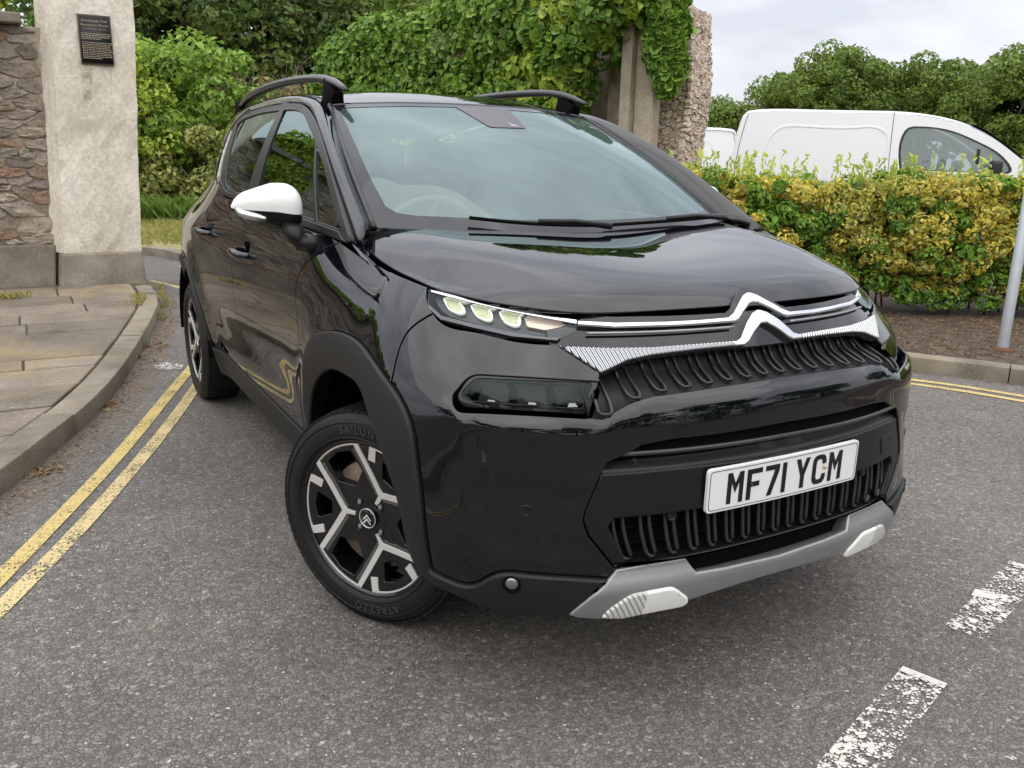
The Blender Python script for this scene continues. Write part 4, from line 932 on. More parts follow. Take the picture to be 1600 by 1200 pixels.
def round_px(P, R, n=5):
    out = []; P = [np.array(p, float) for p in P]; m_ = len(P)
    for i, p in enumerate(P):
        r = R[i] if hasattr(R, '__len__') else R; a = P[i-1]-p; b = P[(i+1) % m_]-p
        la, lb = np.linalg.norm(a), np.linalg.norm(b); t = min(r, la*.45, lb*.45)
        if t < .5: out.append(p); continue
        p0, p1 = p+a/la*t, p+b/lb*t
        out += [(1-k)**2*p0+2*k*(1-k)*p+k*k*p1 for k in np.linspace(0, 1, n)]
    return out
def trp(P, R=0):
    """trace a closed pixel outline with rounded corners"""
    return [hit1(p).tolist() for p in densify(round_px(P, R), 9)]
def trl(P, step=9): return [hit1(p).tolist() for p in densify(P, step, closed=False)]
def full(half):
    """mirror a half outline (first and last point on the centre line u=0)"""
    h = [tuple(p) for p in half]; h[0] = (0., h[0][1]); h[-1] = (0., h[-1][1])
    return h+[(-u, z) for u, z in h[-2:0:-1]]
def uy(y, z): return UF+y-float(f_y1(z))

# ---- outlines traced on the flank in view
ARCH_OUT = [(478, 640), (477, 580), (480, 550), (488, 530), (502, 520), (520, 517), (540, 521), (564, 535), (588, 558), (607, 587), (630, 622), (647, 662), (657, 707), (667, 765), (675, 827), (685, 885)]
ARCH_IN = [(489, 660), (491, 628), (495, 604), (505, 587), (525, 577), (548, 588), (570, 613), (588, 645), (607, 690), (623, 740), (638, 805), (653, 867), (672, 892)]
CLAD_TOP = [(685, 885), (707, 899), (737, 911), (750, 908), (769, 898), (790, 893), (818, 895), (900, 901), (948, 904)]
z0 = .30
arch_out = tr(ARCH_OUT); arch_in = tr(ARCH_IN); clad_top = tr(CLAD_TOP)
SILL_T, SILL_B = .385, .245
def door_gap(y_top, y_mid, y_bot, zt, zb=SILL_T): return spline([(uy(y_bot, .4), zb), (uy(y_mid, .7), .70), (uy(y_mid-.01, .85), .88), (uy(y_top, 1.), zt)], 26).tolist()
gap_f = door_gap(.20, .43, .47, 1.085); gap_m = spline([(uy(1.47, .4), SILL_T), (uy(1.44, .5), .52), (uy(1.405, .7), .70), (uy(1.385, .9), .92), (uy(1.39, 1.1), 1.125)], 26).tolist()
BELT_Y = [.12, .617, 1.3, 1.64, 1.87, 1.99, 2.3, 2.7]; BELT_Z = [1.092, 1.105, 1.122, 1.134, 1.142, 1.172, 1.20, 1.20]
f_belt = ncs(BELT_Y, BELT_Z)
def belt_pts(y0, y1_, n=24): return [(uy(y, 1.1), float(f_belt(y))-.004) for y in np.linspace(y0, y1_, n)]
# ---- fender
shut = spline([hit1(p) for p in [(668, 448), (640, 437), (601, 420), (578, 406)]], 20).tolist()+[(uy(.10, 1.07), 1.068), (uy(.17, 1.08), 1.088)]
gap_bf = tr([(677, 489), (652, 504), (634, 522), (622, 550), (614, 596)])                      # bumper / fender joint
def cut_at(path, ref, last=True):
    d = [math.hypot(p[0]-ref[0], p[1]-ref[1]) for p in path]; return int(np.argmin(d))
arch_lo = [p for p in arch_out]
i_bf = cut_at(arch_out, gap_bf[-1])
i_lo = cut_at(arch_out, (gap_f[0][0], .45))
rear_clad = [(gap_f[0][0]-.005, SILL_T)]
lampfn = tr([(668, 448), (667, 462), (677, 489)], n=6)
fender_poly = gap_f[::1]+shut[::-1]+lampfn[1:]+gap_bf[1:]+arch_out[:i_bf+1][::-1]
panel('front_fender', S1, fender_poly, M_PAINT, car, mirror=True, step=.028)
# ---- doors
sill_pts = lambda y0, y1_: [(uy(y, .4), SILL_T) for y in np.linspace(y0, y1_, 12)]
fd = sill_pts(.47, 1.47)+gap_m[1:]+belt_pts(1.39, .20)[1:]+gap_f[::-1][1:-1]
DOORS = panel('front_door', S1, fd, M_PAINT, car, mirror=True, step=.03)
RC = (2.604, .33); RO, RI = .470, .385
rarch = lambda R, a0, a1, n=30: [(uy(RC[0]+R*math.cos(a), max(.2, RC[1]+R*math.sin(a))), RC[1]+R*math.sin(a)) for a in np.linspace(a0, a1, n)]
a_sill = math.pi-math.asin((SILL_T-RC[1])/RO)
gap_r = spline([(uy(2.30, .7), RC[1]+math.sqrt(RO**2-.304**2)), (uy(2.26, .9), .90), (uy(2.17, 1.), 1.05), (uy(2.10, 1.1), 1.18)], 16).tolist()
a_gr = math.atan2(gap_r[0][1]-RC[1], -.304)
rd = sill_pts(1.47, 2.14)+rarch(RO, a_sill, a_gr, 14)[1:]+gap_r[1:]+belt_pts(2.10, 1.39)[1:]+gap_m[::-1][1:-1]
DOORS += panel('rear_door', S1, rd, M_PAINT, car, mirror=True, step=.03)
# ---- rear quarter and tail as one panel across the back
UEND = uy(YR+.95, .7)
qp = rarch(RO, a_gr, math.asin((SILL_T-.06-RC[1])/RO), 30)+[(uy(3.0, .4), .325), (UEND, .325), (UEND, 1.18), (uy(2.6, 1.2), 1.195)]+belt_pts(2.5, 2.10, 10)+gap_r[::-1][1:-1]
panel('rear_quarter_panel', S1, qp, M_PAINT, car, mirror=True, step=.035)
# ---- cladding: sill, rear arch, front arch + bumper skirt
sillp = [(gap_f[0][0]-.02, SILL_T)]+sill_pts(.47, 2.14)+[(uy(2.20, .3), .30), (uy(2.215, .3), SILL_B), (uy(.38, .3), SILL_B), (uy(.385, .3), .33)]
panel('sill_cladding', S1, sillp, M_PLAST, car, mirror=True, off=.010, r=.008, depth=.03, shrink=.001, step=.03)
ra = rarch(RO, a_sill, math.asin((.33-RC[1])/RO), 40)+rarch(RI, math.asin((.30-RC[1])/RI), math.pi-math.asin((.33-RC[1])/RI), 40)
panel('rear_arch_cladding', S1, ra, M_PLAST, car, mirror=True, off=.012, r=.008, depth=.05, shrink=.001)
skirt_bot = tr([(672, 892), (693, 908), (728, 929), (776, 951), (817, 957), (890, 958)])
front_clad = arch_out[3:]+clad_top[1:]+tr([(948, 904), (890, 958)])[1:]+skirt_bot[::-1][1:]+arch_in[::-1][1:]+[(uy(.375, .3), .30), (uy(.45, .4), .36)]
FCLAD = panel('front_arch_cladding', S1, front_clad, M_PLAST, car, mirror=True, off=.012, r=.008, depth=.05, shrink=.001)
# ---- bumper (painted), one piece round the nose
lamp_bot = tr([(677, 489), (690, 503), (740, 517), (800, 531), (871, 537)])
BROW = [(922, 652), (940, 652), (962, 640), (990, 625), (1020, 617), (1080, 609), (1140, 600)]
brow_z0 = .795
brow = trl(BROW); brow_z0 = brow[-1][1]+.003
def lf(path, z): return path+[(0., z)]
SLOT_T = [(1120, 680), (1050, 688), (1004, 697), (985, 709)]
slot_top = trl(SLOT_T)
black_edge = trl([(985, 709), (950, 724), (940, 742), (915, 800), (912, 815), (920, 838), (962, 890)])
ll_out = trp([(735, 586), (937, 598), (921, 653), (716, 641), (705, 622)], [16, 4, 8, 16, 14])
bump_half = [(0., brow_z0)]+brow[::-1]+trl([(936, 600), (939, 582), (871, 537)])[0:]+lamp_bot[::-1][1:]+gap_bf[1:]+arch_out[i_bf+1:]+clad_top[1:]+tr([(948, 904), (962, 890)])[1:]+black_edge[::-1][1:]+slot_top[::-1][1:]+[(0., slot_top[0][1]+.003)]
bump_full = full(bump_half)
ll_hole = np.array(ll_out)
def S1o(off):
    """the body surface pushed along its plan normal by off (m)"""
    def f(u, z):
        u = np.asarray(u, float); z = np.asarray(z, float); h = 2e-3
        P = S1(u, z); T = S1(u+h, z)-S1(u-h, z); N = np.stack([T[..., 1], -T[..., 0], np.zeros_like(T[..., 0])], -1)
        N /= np.maximum(np.linalg.norm(N, axis=-1), 1e-9)[..., None]
        return P+N*(np.asarray(off(u, z))[..., None] if callable(off) else off)
    return f
CHEEK = np.array(trp([(720, 757), (745, 727), (810, 727), (930, 765), (918, 800), (915, 830), (950, 880), (860, 884), (780, 876), (742, 850), (722, 790)], 8))
RIDGE = np.array(sorted([tuple(hit1(p)) for p in [(690, 628), (706, 637), (730, 647), (800, 658), (870, 664), (915, 667), (945, 659), (970, 648), (1000, 634), (1040, 625), (1090, 619), (1150, 612)]])); RIDGE = np.vstack([[0, RIDGE[0, 1]], RIDGE])
def relief(u, z):
    u = np.abs(np.asarray(u, float)); z = np.asarray(z, float); sh = u.shape; Q = np.c_[u.ravel(), z.ravel()]
    d = seg_dist(Q, CHEEK); ins = poly_in(Q, CHEEK); rec = -.006*np.where(ins, sstep(0, .05, d), 0)
    zr = np.interp(Q[:, 0], RIDGE[:, 0], RIDGE[:, 1]); fade = 1-sstep(RIDGE[-1, 0]-.10, RIDGE[-1, 0]+.06, Q[:, 0]); e = Q[:, 1]-zr
    rid = fade*np.where(e < 0, .011*np.exp(-(e/.05)**2), .011*np.exp(-(e/.011)**2))
    return (rec+rid).reshape(sh)
panel('front_bumper', S1o(relief), bump_full, M_PAINT, car, holes=[ll_hole, ll_hole*[-1, 1]], step=.024, r=.004, depth=.035)
print('brow', brow[-1], 'slot', slot_top[0], 'arch', arch_out[0], arch_out[-1], 'shut', shut[0], 'wingtip', hit1((871, 537)))
# ---- bonnet
HX = [[(0, -.628, .983), (.2, -.618, .983), (.4, -.590, .983), (.5, -.556, .985), (.6, -.478, .994), (.67, -.392, 1.004), (.716, -.300, 1.013)],
      [(0, -.600, 1.010), (.2, -.588, 1.010), (.4, -.560, 1.008), (.5, -.526, 1.008), (.6, -.448, 1.010), (.672, -.366, 1.011), (.720, -.280, 1.016)],
      [(0, -.530, 1.040), (.2, -.520, 1.041), (.4, -.490, 1.040), (.5, -.456, 1.037), (.6, -.385, 1.030), (.674, -.310, 1.022), (.725, -.240, 1.019)],
      [(0, -.37, 1.072), (.2, -.36, 1.075), (.4, -.33, 1.078), (.505, -.30, 1.076), (.607, -.25, 1.064), (.682, -.20, 1.044), (.735, -.15, 1.026)],
      [(0, -.20, 1.094), (.2, -.19, 1.099), (.4, -.16, 1.105), (.515, -.13, 1.104), (.617, -.09, 1.092), (.695, -.05, 1.066), (.744, -.03, 1.038)],
      [(0, .015, 1.110), (.2, .022, 1.115), (.4, .055, 1.123), (.52, .09, 1.126), (.62, .14, 1.119), (.702, .165, 1.096), (.757, .165, 1.078)]]
HX = np.array(HX); HXF = np.concatenate([HX[:, ::-1]*[-1, 1, 1], HX[:, 1:]], 1)
_ku = HXF[0, :, 0]/.716; _kv = [0, .05, .17, .42, .68, 1.]
_hv = ncs(_kv, HXF)
def HOOD(a, t):
    a = np.asarray(a, float); t = np.asarray(t, float); a, t = np.broadcast_arrays(a, t); sh = a.shape; a = a.ravel(); t = t.ravel()
    rows = _hv(t)                                # (n,13,3)
    out = np.empty((len(a), 3)); 
    # evaluate the cross spline per sample through cardinal weights
    Wc = ncs(_ku, np.eye(len(_ku)))(a)            # (n,13)
    out = np.einsum('nk,nkc->nc', Wc, rows)
    return out.reshape(sh+(3,))
hp = [(-1, 0), (1, 0), (1, 1), (-1, 1)]
panel('bonnet', HOOD, hp, M_PAINT, car, step=.04, edge=.025, shrink=.002, r=.004, depth=.02)
for s in (-1, 1):
    cf = np.array([[(.735, .06, 1.040), (.785, -.02, 1.046), (.800, .04, 1.062)], [(.745, .15, 1.066), (.778, .11, 1.080), (.797, .13, 1.092)], [(.70, .235, 1.105), (.755, .19, 1.104), (.792, .20, 1.106)]])*[s, 1, 1]
    sheet('fender_corner', tensor(cf, 9, 9), M_PAINT, car, flip=s < 0)
# ---- windscreen, roof, pillars
WS = np.array([[(0, .035, 1.106), (.2, .045, 1.108), (.4, .082, 1.113), (.56, .14, 1.118), (.65, .19, 1.120), (.692, .225, 1.121)],
               [(0, .45, 1.345), (.2, .458, 1.344), (.37, .48, 1.341), (.515, .53, 1.334), (.60, .575, 1.327), (.640, .612, 1.320)],
               [(0, .905, 1.523), (.2, .912, 1.521), (.34, .93, 1.517), (.46, .962, 1.511), (.53, .99, 1.506), (.562, 1.012, 1.502)]])
def both(A): return np.concatenate([A[:, ::-1]*[-1, 1, 1], A[:, 1:]], 1)
WSF = both(WS); wk = np.array([-1, -.93, -.78, -.55, -.28, 0, .28, .55, .78, .93, 1])
_wv = ncs([0, .5, 1], WSF)
def WSC(a, t):
    a = np.asarray(a, float); t = np.asarray(t, float); a, t = np.broadcast_arrays(a, t)
    return np.einsum('...k,...kc->...c', ncs(wk, np.eye(11))(a), _wv(t))
sq = [(-1, 0), (1, 0), (1, 1), (-1, 1)]
ws = panel('windscreen', WSC, sq, M_SCREEN, car, step=.06, edge=.04, shrink=.003, r=.001, depth=.003)[0]
def rrect(x0, x1, y0, y1, r, n=7, top=None):
    P = []
    for cx, cy, a0 in ((x1-r, y0+r, -90), (x1-r, y1-r, 0), (x0+r, y1-r, 90), (x0+r, y0+r, 180)):
        P += [(cx+r*math.cos(R_(a0+90*k/n)), cy+r*math.sin(R_(a0+90*k/n))) for k in range(n+1)]
    return P
fr_in = [(.88, .10), (.80, .085), (.4, .075), (0, .072), (-.4, .075), (-.80, .085), (-.88, .10), (-.915, .14), (-.93, .3), (-.945, .9), (-.93, .955), (-.5, .962), (.5, .962), (.93, .955), (.945, .9), (.93, .3), (.915, .14)]
M_FRIT = mat('black_glass_border', (.012, .013, .016), rough=.06)
panel('windscreen_border', WSC, [(-.995, .004), (.995, .004), (.995, .996), (-.995, .996)], M_FRIT, ws, holes=[fr_in], step=.06, edge=.03, off=.0015, r=.0004, depth=.0005, shrink=0)
# camera and mirror shroud behind the top of the glass
M_SHROUD = mat('smoked_camera_shroud', (.07, .055, .065), rough=.35)
panel('camera_shroud', WSC, [(-.15, .965), (-.105, .755), (-.088, .74), (.095, .74), (.112, .755), (.15, .965)], M_SHROUD, ws, step=.05, edge=.03, off=.0022, r=.0004, depth=.0006, shrink=0)
panel('camera_window', WSC, [(.03, .752), (.085, .752), (.03, .795)], M_SILVER, ws, step=.05, edge=.03, off=.0035, r=.0003, depth=.0006, shrink=0)
RF = np.array([[(0, .908, 1.527), (.2, .915, 1.525), (.34, .933, 1.521), (.46, .965, 1.515), (.525, .99, 1.510), (.556, 1.012, 1.505)],
               [(0, 1.02, 1.553), (.2, 1.03, 1.551), (.34, 1.045, 1.545), (.46, 1.07, 1.535), (.52, 1.09, 1.528), (.55, 1.11, 1.522)],
               [(0, 1.35, 1.590), (.2, 1.35, 1.588), (.34, 1.36, 1.580), (.46, 1.37, 1.567), (.52, 1.38, 1.558), (.548, 1.39, 1.550)],
               [(0, 2.0, 1.598), (.2, 2.0, 1.596), (.34, 2.0, 1.588), (.46, 2.0, 1.576), (.52, 2.0, 1.566), (.548, 2.0, 1.556)],
               [(0, 2.62, 1.560), (.2, 2.62, 1.558), (.34, 2.61, 1.550), (.46, 2.6, 1.538), (.52, 2.59, 1.526), (.548, 2.58, 1.515)],
               [(0, 3.06, 1.490), (.2, 3.05, 1.488), (.34, 3.03, 1.480), (.46, 3.0, 1.468), (.52, 2.97, 1.456), (.548, 2.95, 1.445)]])
sheet('roof', tensor(both(RF), 41, 41, ku=wk), M_PAINT, car, thick=.02)
# A pillar and cant rail: loft between the screen/roof edge and the top edge of the side glass
PW = [(.694, .222, 1.121), (.643, .612, 1.321), (.566, 1.008, 1.503), (.552, 1.12, 1.523), (.550, 1.39, 1.551), (.550, 2.0, 1.557), (.550, 2.58, 1.516), (.55, 2.95, 1.446)]
PS = [(.780, .125, 1.098), (.722, .545, 1.325), (.646, .96, 1.478), (.628, 1.09, 1.505), (.620, 1.36, 1.520), (.622, 1.95, 1.508), (.620, 2.45, 1.450), (.58, 2.90, 1.36)]
kk = [0, .16, .33, .39, .5, .7, .88, 1]
PM = [tuple((np.array(a)+np.array(b))/2+np.array(o)) for a, b, o in zip(PW, PS, [(.012, -.030, .010), (.014, -.022, .016), (.012, -.006, .016), (.010, 0, .016), (.009, 0, .016), (.009, 0, .016), (.009, 0, .016), (.009, 0, .016)])]
pg = tensor(np.array([PS, PM, PW]), 60, 9, ku=kk)
for s in (1, -1):
    g_ = pg*[s, 1, 1]; sheet('roof_pillar', g_, M_PAINT, car, thick=.03, flip=(s < 0))
# side glass master surface
def S3(y, z):
    y = np.asarray(y, float); z = np.asarray(z, float); y, z = np.broadcast_arrays(y, z); u_ = (z-1.10)/.40
    x = .800-.158*u_+.016*np.sin(np.pi*np.clip(u_, 0, 1))-.022*sstep(.6, .1, y)*0-.010*sstep(1.6, 2.7, y)-.085*sstep(2.0, 2.85, y)
    return np.stack([x, y, z], -1)
S_top = spline([(p[1], p[2]) for p in PS[:7]], 60)
S_top = S_top+np.array([.0, -.002])
bl = [(y, float(f_belt(y))) for y in np.linspace(.135, 1.99, 40)]
rearq = [(2.10, 1.19), (2.36, 1.455)]
topc = [p for p in S_top if p[0] <= 2.34]
outer = bl+[(2.02, 1.178)]+[(2.33, float(topc[-1][1])-.004)]+[tuple(p) for p in topc[::-1]]
TT = .020
def topz(y): return float(np.interp(y, S_top[:, 0], S_top[:, 1]))
def win(y0b, y1b, y0t, y1t, n=10):
    """pane outline between belt and top rail"""
    b = [(y, float(f_belt(y))+.030) for y in np.linspace(y0b, y1b, n)]
    t = [(y, topz(y)-TT) for y in np.linspace(y1t, y0t, n)]
    return b+t
q_front = [(.235, float(f_belt(.3))+.022), (.43, float(f_belt(.43))+.024), (.63, topz(.63)-.028)]
q_front = [(.225, 1.120), (.46, 1.126), (.70, topz(.70)-.035), (.55, topz(.55)-.03)]
w1 = [(.49, 1.128)]+[(y, float(f_belt(y))+.026) for y in np.linspace(.6, 1.30, 8)]+[(1.345, topz(1.345)-.025)]+[(y, topz(y)-.025) for y in np.linspace(1.25, 1.02, 5)]+[(.985, topz(.985)-.028), (.73, topz(.73)-.034)]
w2 = [(1.46, float(f_belt(1.46))+.026), (1.70, 1.162), (1.84, 1.168), (1.93, 1.19), (2.17, topz(2.17)-.03)]+[(y, topz(y)-.025) for y in np.linspace(2.1, 1.42, 8)]
M_TRIM = mat('window_trim_rubber', (.012, .012, .013), rough=.35)
for o in panel('window_frame', S3, outer, M_TRIM, car, holes=[q_front, w1, w2], step=.05, edge=.03, mirror=True, depth=.02, r=.003, shrink=0): pass
panel('quarter_window', S3, q_front, M_WIN, car, mirror=True, off=-.006, depth=.002, r=.0004, shrink=-.004, step=.05)
panel('front_side_window', S3, w1, M_WIN, car, mirror=True, off=-.006, depth=.002, r=.0004, shrink=-.004, step=.05)
panel('rear_side_window', S3, w2, M_PRIV, car, mirror=True, off=-.006, depth=.002, r=.0004, shrink=-.004, step=.05)
panel('waist_moulding', lambda y, z: S3(y, z)+np.array([.012, 0, 0]), [(y, z) for y, z in bl]+[(2.02, 1.178), (2.02, 1.200)]+[(1.95, 1.185)]+[(y, float(f_belt(y))+.022) for y in np.linspace(1.88, .22, 30)], M_PLAST2, car, mirror=True, r=.004, depth=.012, shrink=0)
panel('rear_pillar_panel', S3, [(2.03, 1.172), (2.36, 1.19), (2.46, 1.26), (2.45, 1.38), (2.41, 1.425), (2.34, topz(2.34)-.004)], M_PRIV if False else M_GLOSSB, car, mirror=True, step=.05, depth=.02)
M_CPIL = mat('pale_pillar_stripe', (.55, .55, .53), rough=.3)
panel('pillar_stripe', lambda y, z: S3(y, z)+np.array([.004, 0, 0]), [(2.14, 1.20), (2.19, 1.20), (2.40, 1.40), (2.37, 1.43)], M_CPIL, car, mirror=True, depth=.004, r=.001)
# tailgate glass and hatch, closing the cabin at the back
hb = np.array([[(-.50, 2.85, 1.38), (0, 3.06, 1.485), (.50, 2.85, 1.38)], [(-.52, 2.95, 1.22), (0, 3.2, 1.22), (.52, 2.95, 1.22)], [(-.52, 3.0, 1.15), (0, 3.25, 1.15), (.52, 3.0, 1.15)]])
sheet('tailgate', tensor(hb, 21, 11), M_PRIV, car)
for s in (-1, 1): MB().tube([tuple(WSC(s*1.005, t)) for t in np.linspace(0, 1, 24)], .011, 8).build('screen_seal', M_TRIM, car)
ys_ = np.linspace(2.0, 2.40, 12); deck = np.array([[tuple(S1(uy(y, 1.17), 1.165)-np.array([.004, 0, 0])) for y in ys_], [tuple(S3(y, 1.185)-np.array([.006, 0, 0])) for y in ys_]])
for s in (-1, 1): sheet('rear_deck_trim', tensor(deck*[s, 1, 1], 24, 4), M_GLOSSB, car, thick=.004)
rq = np.array([[(.735, 2.38, 1.185), (.70, 2.46, 1.27), (.645, 2.455, 1.40)], [(.66, 2.74, 1.175), (.635, 2.72, 1.28), (.57, 2.68, 1.42)], [(.535, 2.99, 1.16), (.53, 2.95, 1.27), (.505, 2.86, 1.385)]])
for s in (-1, 1): sheet('rear_quarter_glass', tensor(rq*[s, 1, 1], 10, 10), M_GLOSSB, car, thick=.004, flip=s > 0)
# ---- inside
floor_ = MB().box((0, 1.1, .40), (1.50, 2.9, .04)); floor_.build('cabin_floor', M_DARK, car)
d = tensor(both(np.array([[(0, .06, 1.09), (.35, .10, 1.095), (.68, .24, 1.10)], [(0, .30, 1.075), (.35, .32, 1.085), (.70, .36, 1.085)], [(0, .52, 1.06), (.35, .54, 1.065), (.72, .50, 1.05)], [(0, .58, .80), (.35, .58, .80), (.72, .56, .80)]])), 25, 16)
sheet('dashboard', d, M_DASH, car, thick=.02)
for s in (-1, 1):
    b = MB()
    q = tensor(np.array([[(s*.36+dx, 1.02+sy, .60+0) for dx, sy in ((-.25, .03), (-.12, 0), (.12, 0), (.25, .03))],
                         [(s*.36+dx, 1.16+sy, .90) for dx, sy in ((-.25, -.02), (-.14, .03), (.14, .03), (.25, -.02))],
                         [(s*.36+dx, 1.30+sy, 1.20) for dx, sy in ((-.20, .0), (-.10, .02), (.10, .02), (.20, .0))]]), 14, 12)
    o = sheet('seat_backrest', q, M_SEAT, car, thick=.13)
    h = MB(); h.V, h.F = [], []
    for i, (w_, z_) in enumerate(((.10, 1.24), (.135, 1.27), (.14, 1.36), (.11, 1.42))):
        for a in range(16):
            t_ = 2*math.pi*a/16; h.V.append((s*.36+w_*math.copysign(abs(math.cos(t_))**.6, math.cos(t_)), 1.33+.05*math.copysign(abs(math.sin(t_))**.6, math.sin(t_)), z_))
    h.F = [(i*16+k, i*16+(k+1) % 16, (i+1)*16+(k+1) % 16, (i+1)*16+k) for i in range(3) for k in range(16)]+[tuple(range(48, 64)), tuple(range(16))[::-1]]
    h.build('headrest', M_SEAT, o)
    MB().box((s*.36, .85, .55), (.5, .5, .16)).build('seat_cushion', M_SEAT, car, bevel=.04)
MB().box((0, 2.15, .95), (1.2, .14, .62), M=Matrix.Rotation(-.25, 3, 'X')).build('rear_bench', M_SEAT, car, bevel=.05)
for s in (-1, 1): MB().box((s*.69, 1.40, 1.28), (.05, .10, .52), M=Matrix.Rotation(s*-.36, 3, 'Y')).build('door_pillar', M_DASH, car)
M_HEAD = mat('headlining', (.42, .42, .40), rough=.9)
sheet('headlining', tensor(both(RF*[.98, 1, 1]+[0, .03, -.035]), 21, 21, ku=wk), M_HEAD, car)
sw = MB(); cen = Vector((-.36, .60, 1.03)); tilt = Matrix.Rotation(R_(-65), 3, 'X')
sw.tube([cen+tilt @ Vector((.185*math.cos(a), .175*math.sin(a), 0)) for a in np.linspace(0, 2*math.pi, 41)], .016, 8, caps=False)
for a in (R_(180), R_(0), R_(270)): sw.tube([cen+tilt @ Vector((.05*math.cos(a), .05*math.sin(a), -.02)), cen+tilt @ Vector((.18*math.cos(a), .17*math.sin(a), 0))], .016, 6)
sw.lathe([(.0, .01), (.055, .005), (.06, -.03)], 20)
k = len(sw.V)-60
for i in range(k, len(sw.V)): sw.V[i] = tuple(cen+tilt @ Vector(sw.V[i]))
sw.build('steering_wheel', mat('steering_leather', (.10, .11, .12), rough=.5), car)
# ---- roof rails
M_RAIL = mat('rail_gloss', (.016, .016, .018), rough=.25)
for s in (-1, 1):
    P = [(.525, .935, 1.556), (.522, 1.03, 1.586), (.520, 1.14, 1.609), (.52, 1.35, 1.628), (.52, 1.7, 1.637), (.52, 2.1, 1.628), (.52, 2.45, 1.596), (.522, 2.75, 1.535)]
    C_ = spline(P, 40); V = []; F = []
    C_[:, 0] += .014*np.sin(np.linspace(0, math.pi, 40)); C_[:, 2] -= .013*np.sin(np.linspace(0, math.pi, 40))**.5
    for i, c in enumerate(C_):
        f_ = i/39; w_ = .024*(1-.55*abs(2*f_-1)**6); h_ = .0155*(1-.65*abs(2*f_-1)**6)
        sec = [(-w_, -h_*.7), (-w_*1.02, h_*.2), (-w_*.7, h_*.95), (0, h_*1.15), (w_*.75, h_*.9), (w_*1.02, h_*.1), (w_*.9, -h_*.9), (0, -h_*.9)]
        V += [(s*(c[0]+a), c[1], c[2]+b) for a, b in sec]
    F = [(i*8+k, i*8+(k+1) % 8, i*8+8+(k+1) % 8, i*8+8+k) for i in range(39) for k in range(8)]+[tuple(range(8))[::-1], tuple(range(312, 320))]
    if s < 0: F = [f[::-1] for f in F]
    r_ = mk('roof_rail', V, F, M_RAIL, car)
    for (ya, yb_, za) in ((1.01, 1.15, 1.550), (2.56, 2.70, 1.530)):
        b = MB(); 
        V = [(.50, ya+.02, za-.045), (.556, ya+.02, za-.05), (.552, yb_, za-.03), (.50, yb_, za-.03), (.508, ya, za+.0), (.55, ya, za+.0), (.548, yb_-.02, za+.06), (.508, yb_-.02, za+.06)]
        b.add([(s*x, y, z) for x, y, z in V], [(0, 3, 2, 1), (4, 5, 6, 7), (0, 1, 5, 4), (1, 2, 6, 5), (2, 3, 7, 6), (3, 0, 4, 7)]); b.build('rail_foot', M_DARK, r_, bevel=.006)
# ---- door mirrors
def mirror_shell(s):
    n, m_ = 24, 28; V = []; F = []
    xs = np.linspace(0, 1, n)
    for i, f_ in enumerate(xs):                 # 0 = outer tip, 1 = inner end
        xx = 1.045-.205*f_
        e2 = 1. if f_ < .74 else math.sqrt(max(0, 1-((f_-.74)/.268)**2))
        e0 = math.sqrt(min(1, f_/.16))
        top = 1.168+(.004+.024*e0+.046*min(1, f_/.58)**.8)*(.12+.88*e2)
        bot = 1.168-(.004+.018*e0+.056*min(1, f_)**.9)*(.30+.70*e2)
        dep = .068*math.sqrt(min(1, f_/.45+.01))*(.15+.85*e2)
        zc, hz = (top+bot)/2, (top-bot)/2; yc = .470+.03*(1-f_)
        for k in range(m_):
            q = 2*math.pi*k/m_; c, sn = math.cos(q), math.sin(q)
            V.append((s*xx, yc-dep*math.copysign(abs(c)**.8, c)*(1.0 if c > 0 else .55), zc+hz*math.copysign(abs(sn)**.85, sn)))
    F = [(i*m_+k, i*m_+(k+1) % m_, (i+1)*m_+(k+1) % m_, (i+1)*m_+k) for i in range(n-1) for k in range(m_)]+[tuple(range((n-1)*m_, n*m_))]
    if s > 0: F = [f[::-1] for f in F]
    return V, F
for s in (-1, 1):
    V, F = mirror_shell(s); V = np.array(V)
    mr = empty('door_mirror', (0, 0, 0)); mr.parent = car
    if s > 0:                                  # the passenger-side mirror is folded back against its window
        Mf = Matrix.Translation((.85, .44, 0)) @ Matrix.Rotation(R_(86), 4, 'Z') @ Matrix.Translation((-.85, -.44, 0)); mr.matrix_local = Mf
    def zsplit(x): return 1.168-.024*((1.045-abs(x))/.205)
    up_, lo_ = [], []
    for f in F:
        c = V[list(f)].mean(0); (up_ if c[2] > zsplit(c[0]) else lo_).append(f)
    mk('mirror_cap', V, up_, M_WHITE, mr); mk('mirror_base', V, lo_, M_PLAST2, mr)
    b = MB(); b.tube([(s*.885, .455, 1.120), (s*.865, .435, 1.082), (s*.845, .42, 1.060)], [.040, .036, .030], 12, flat=.8)
    b.tube([(s*.862, .43, 1.068), (s*.80, .385, 1.058)], [.030, .026], 12); b.build('mirror_arm', M_PLAST2, mr)
    r = MB(); P = spline([(1.040, .440, 1.168), (1.030, .420, 1.156), (.995, .404, 1.145), (.965, .402, 1.138)], 14); r.tube([(s*x, y, z) for x, y, z in P], [.008+.005*math.sin(math.pi*i/13) for i in range(14)], 8); r.build('indicator_lamp', M_LAMP, mr)
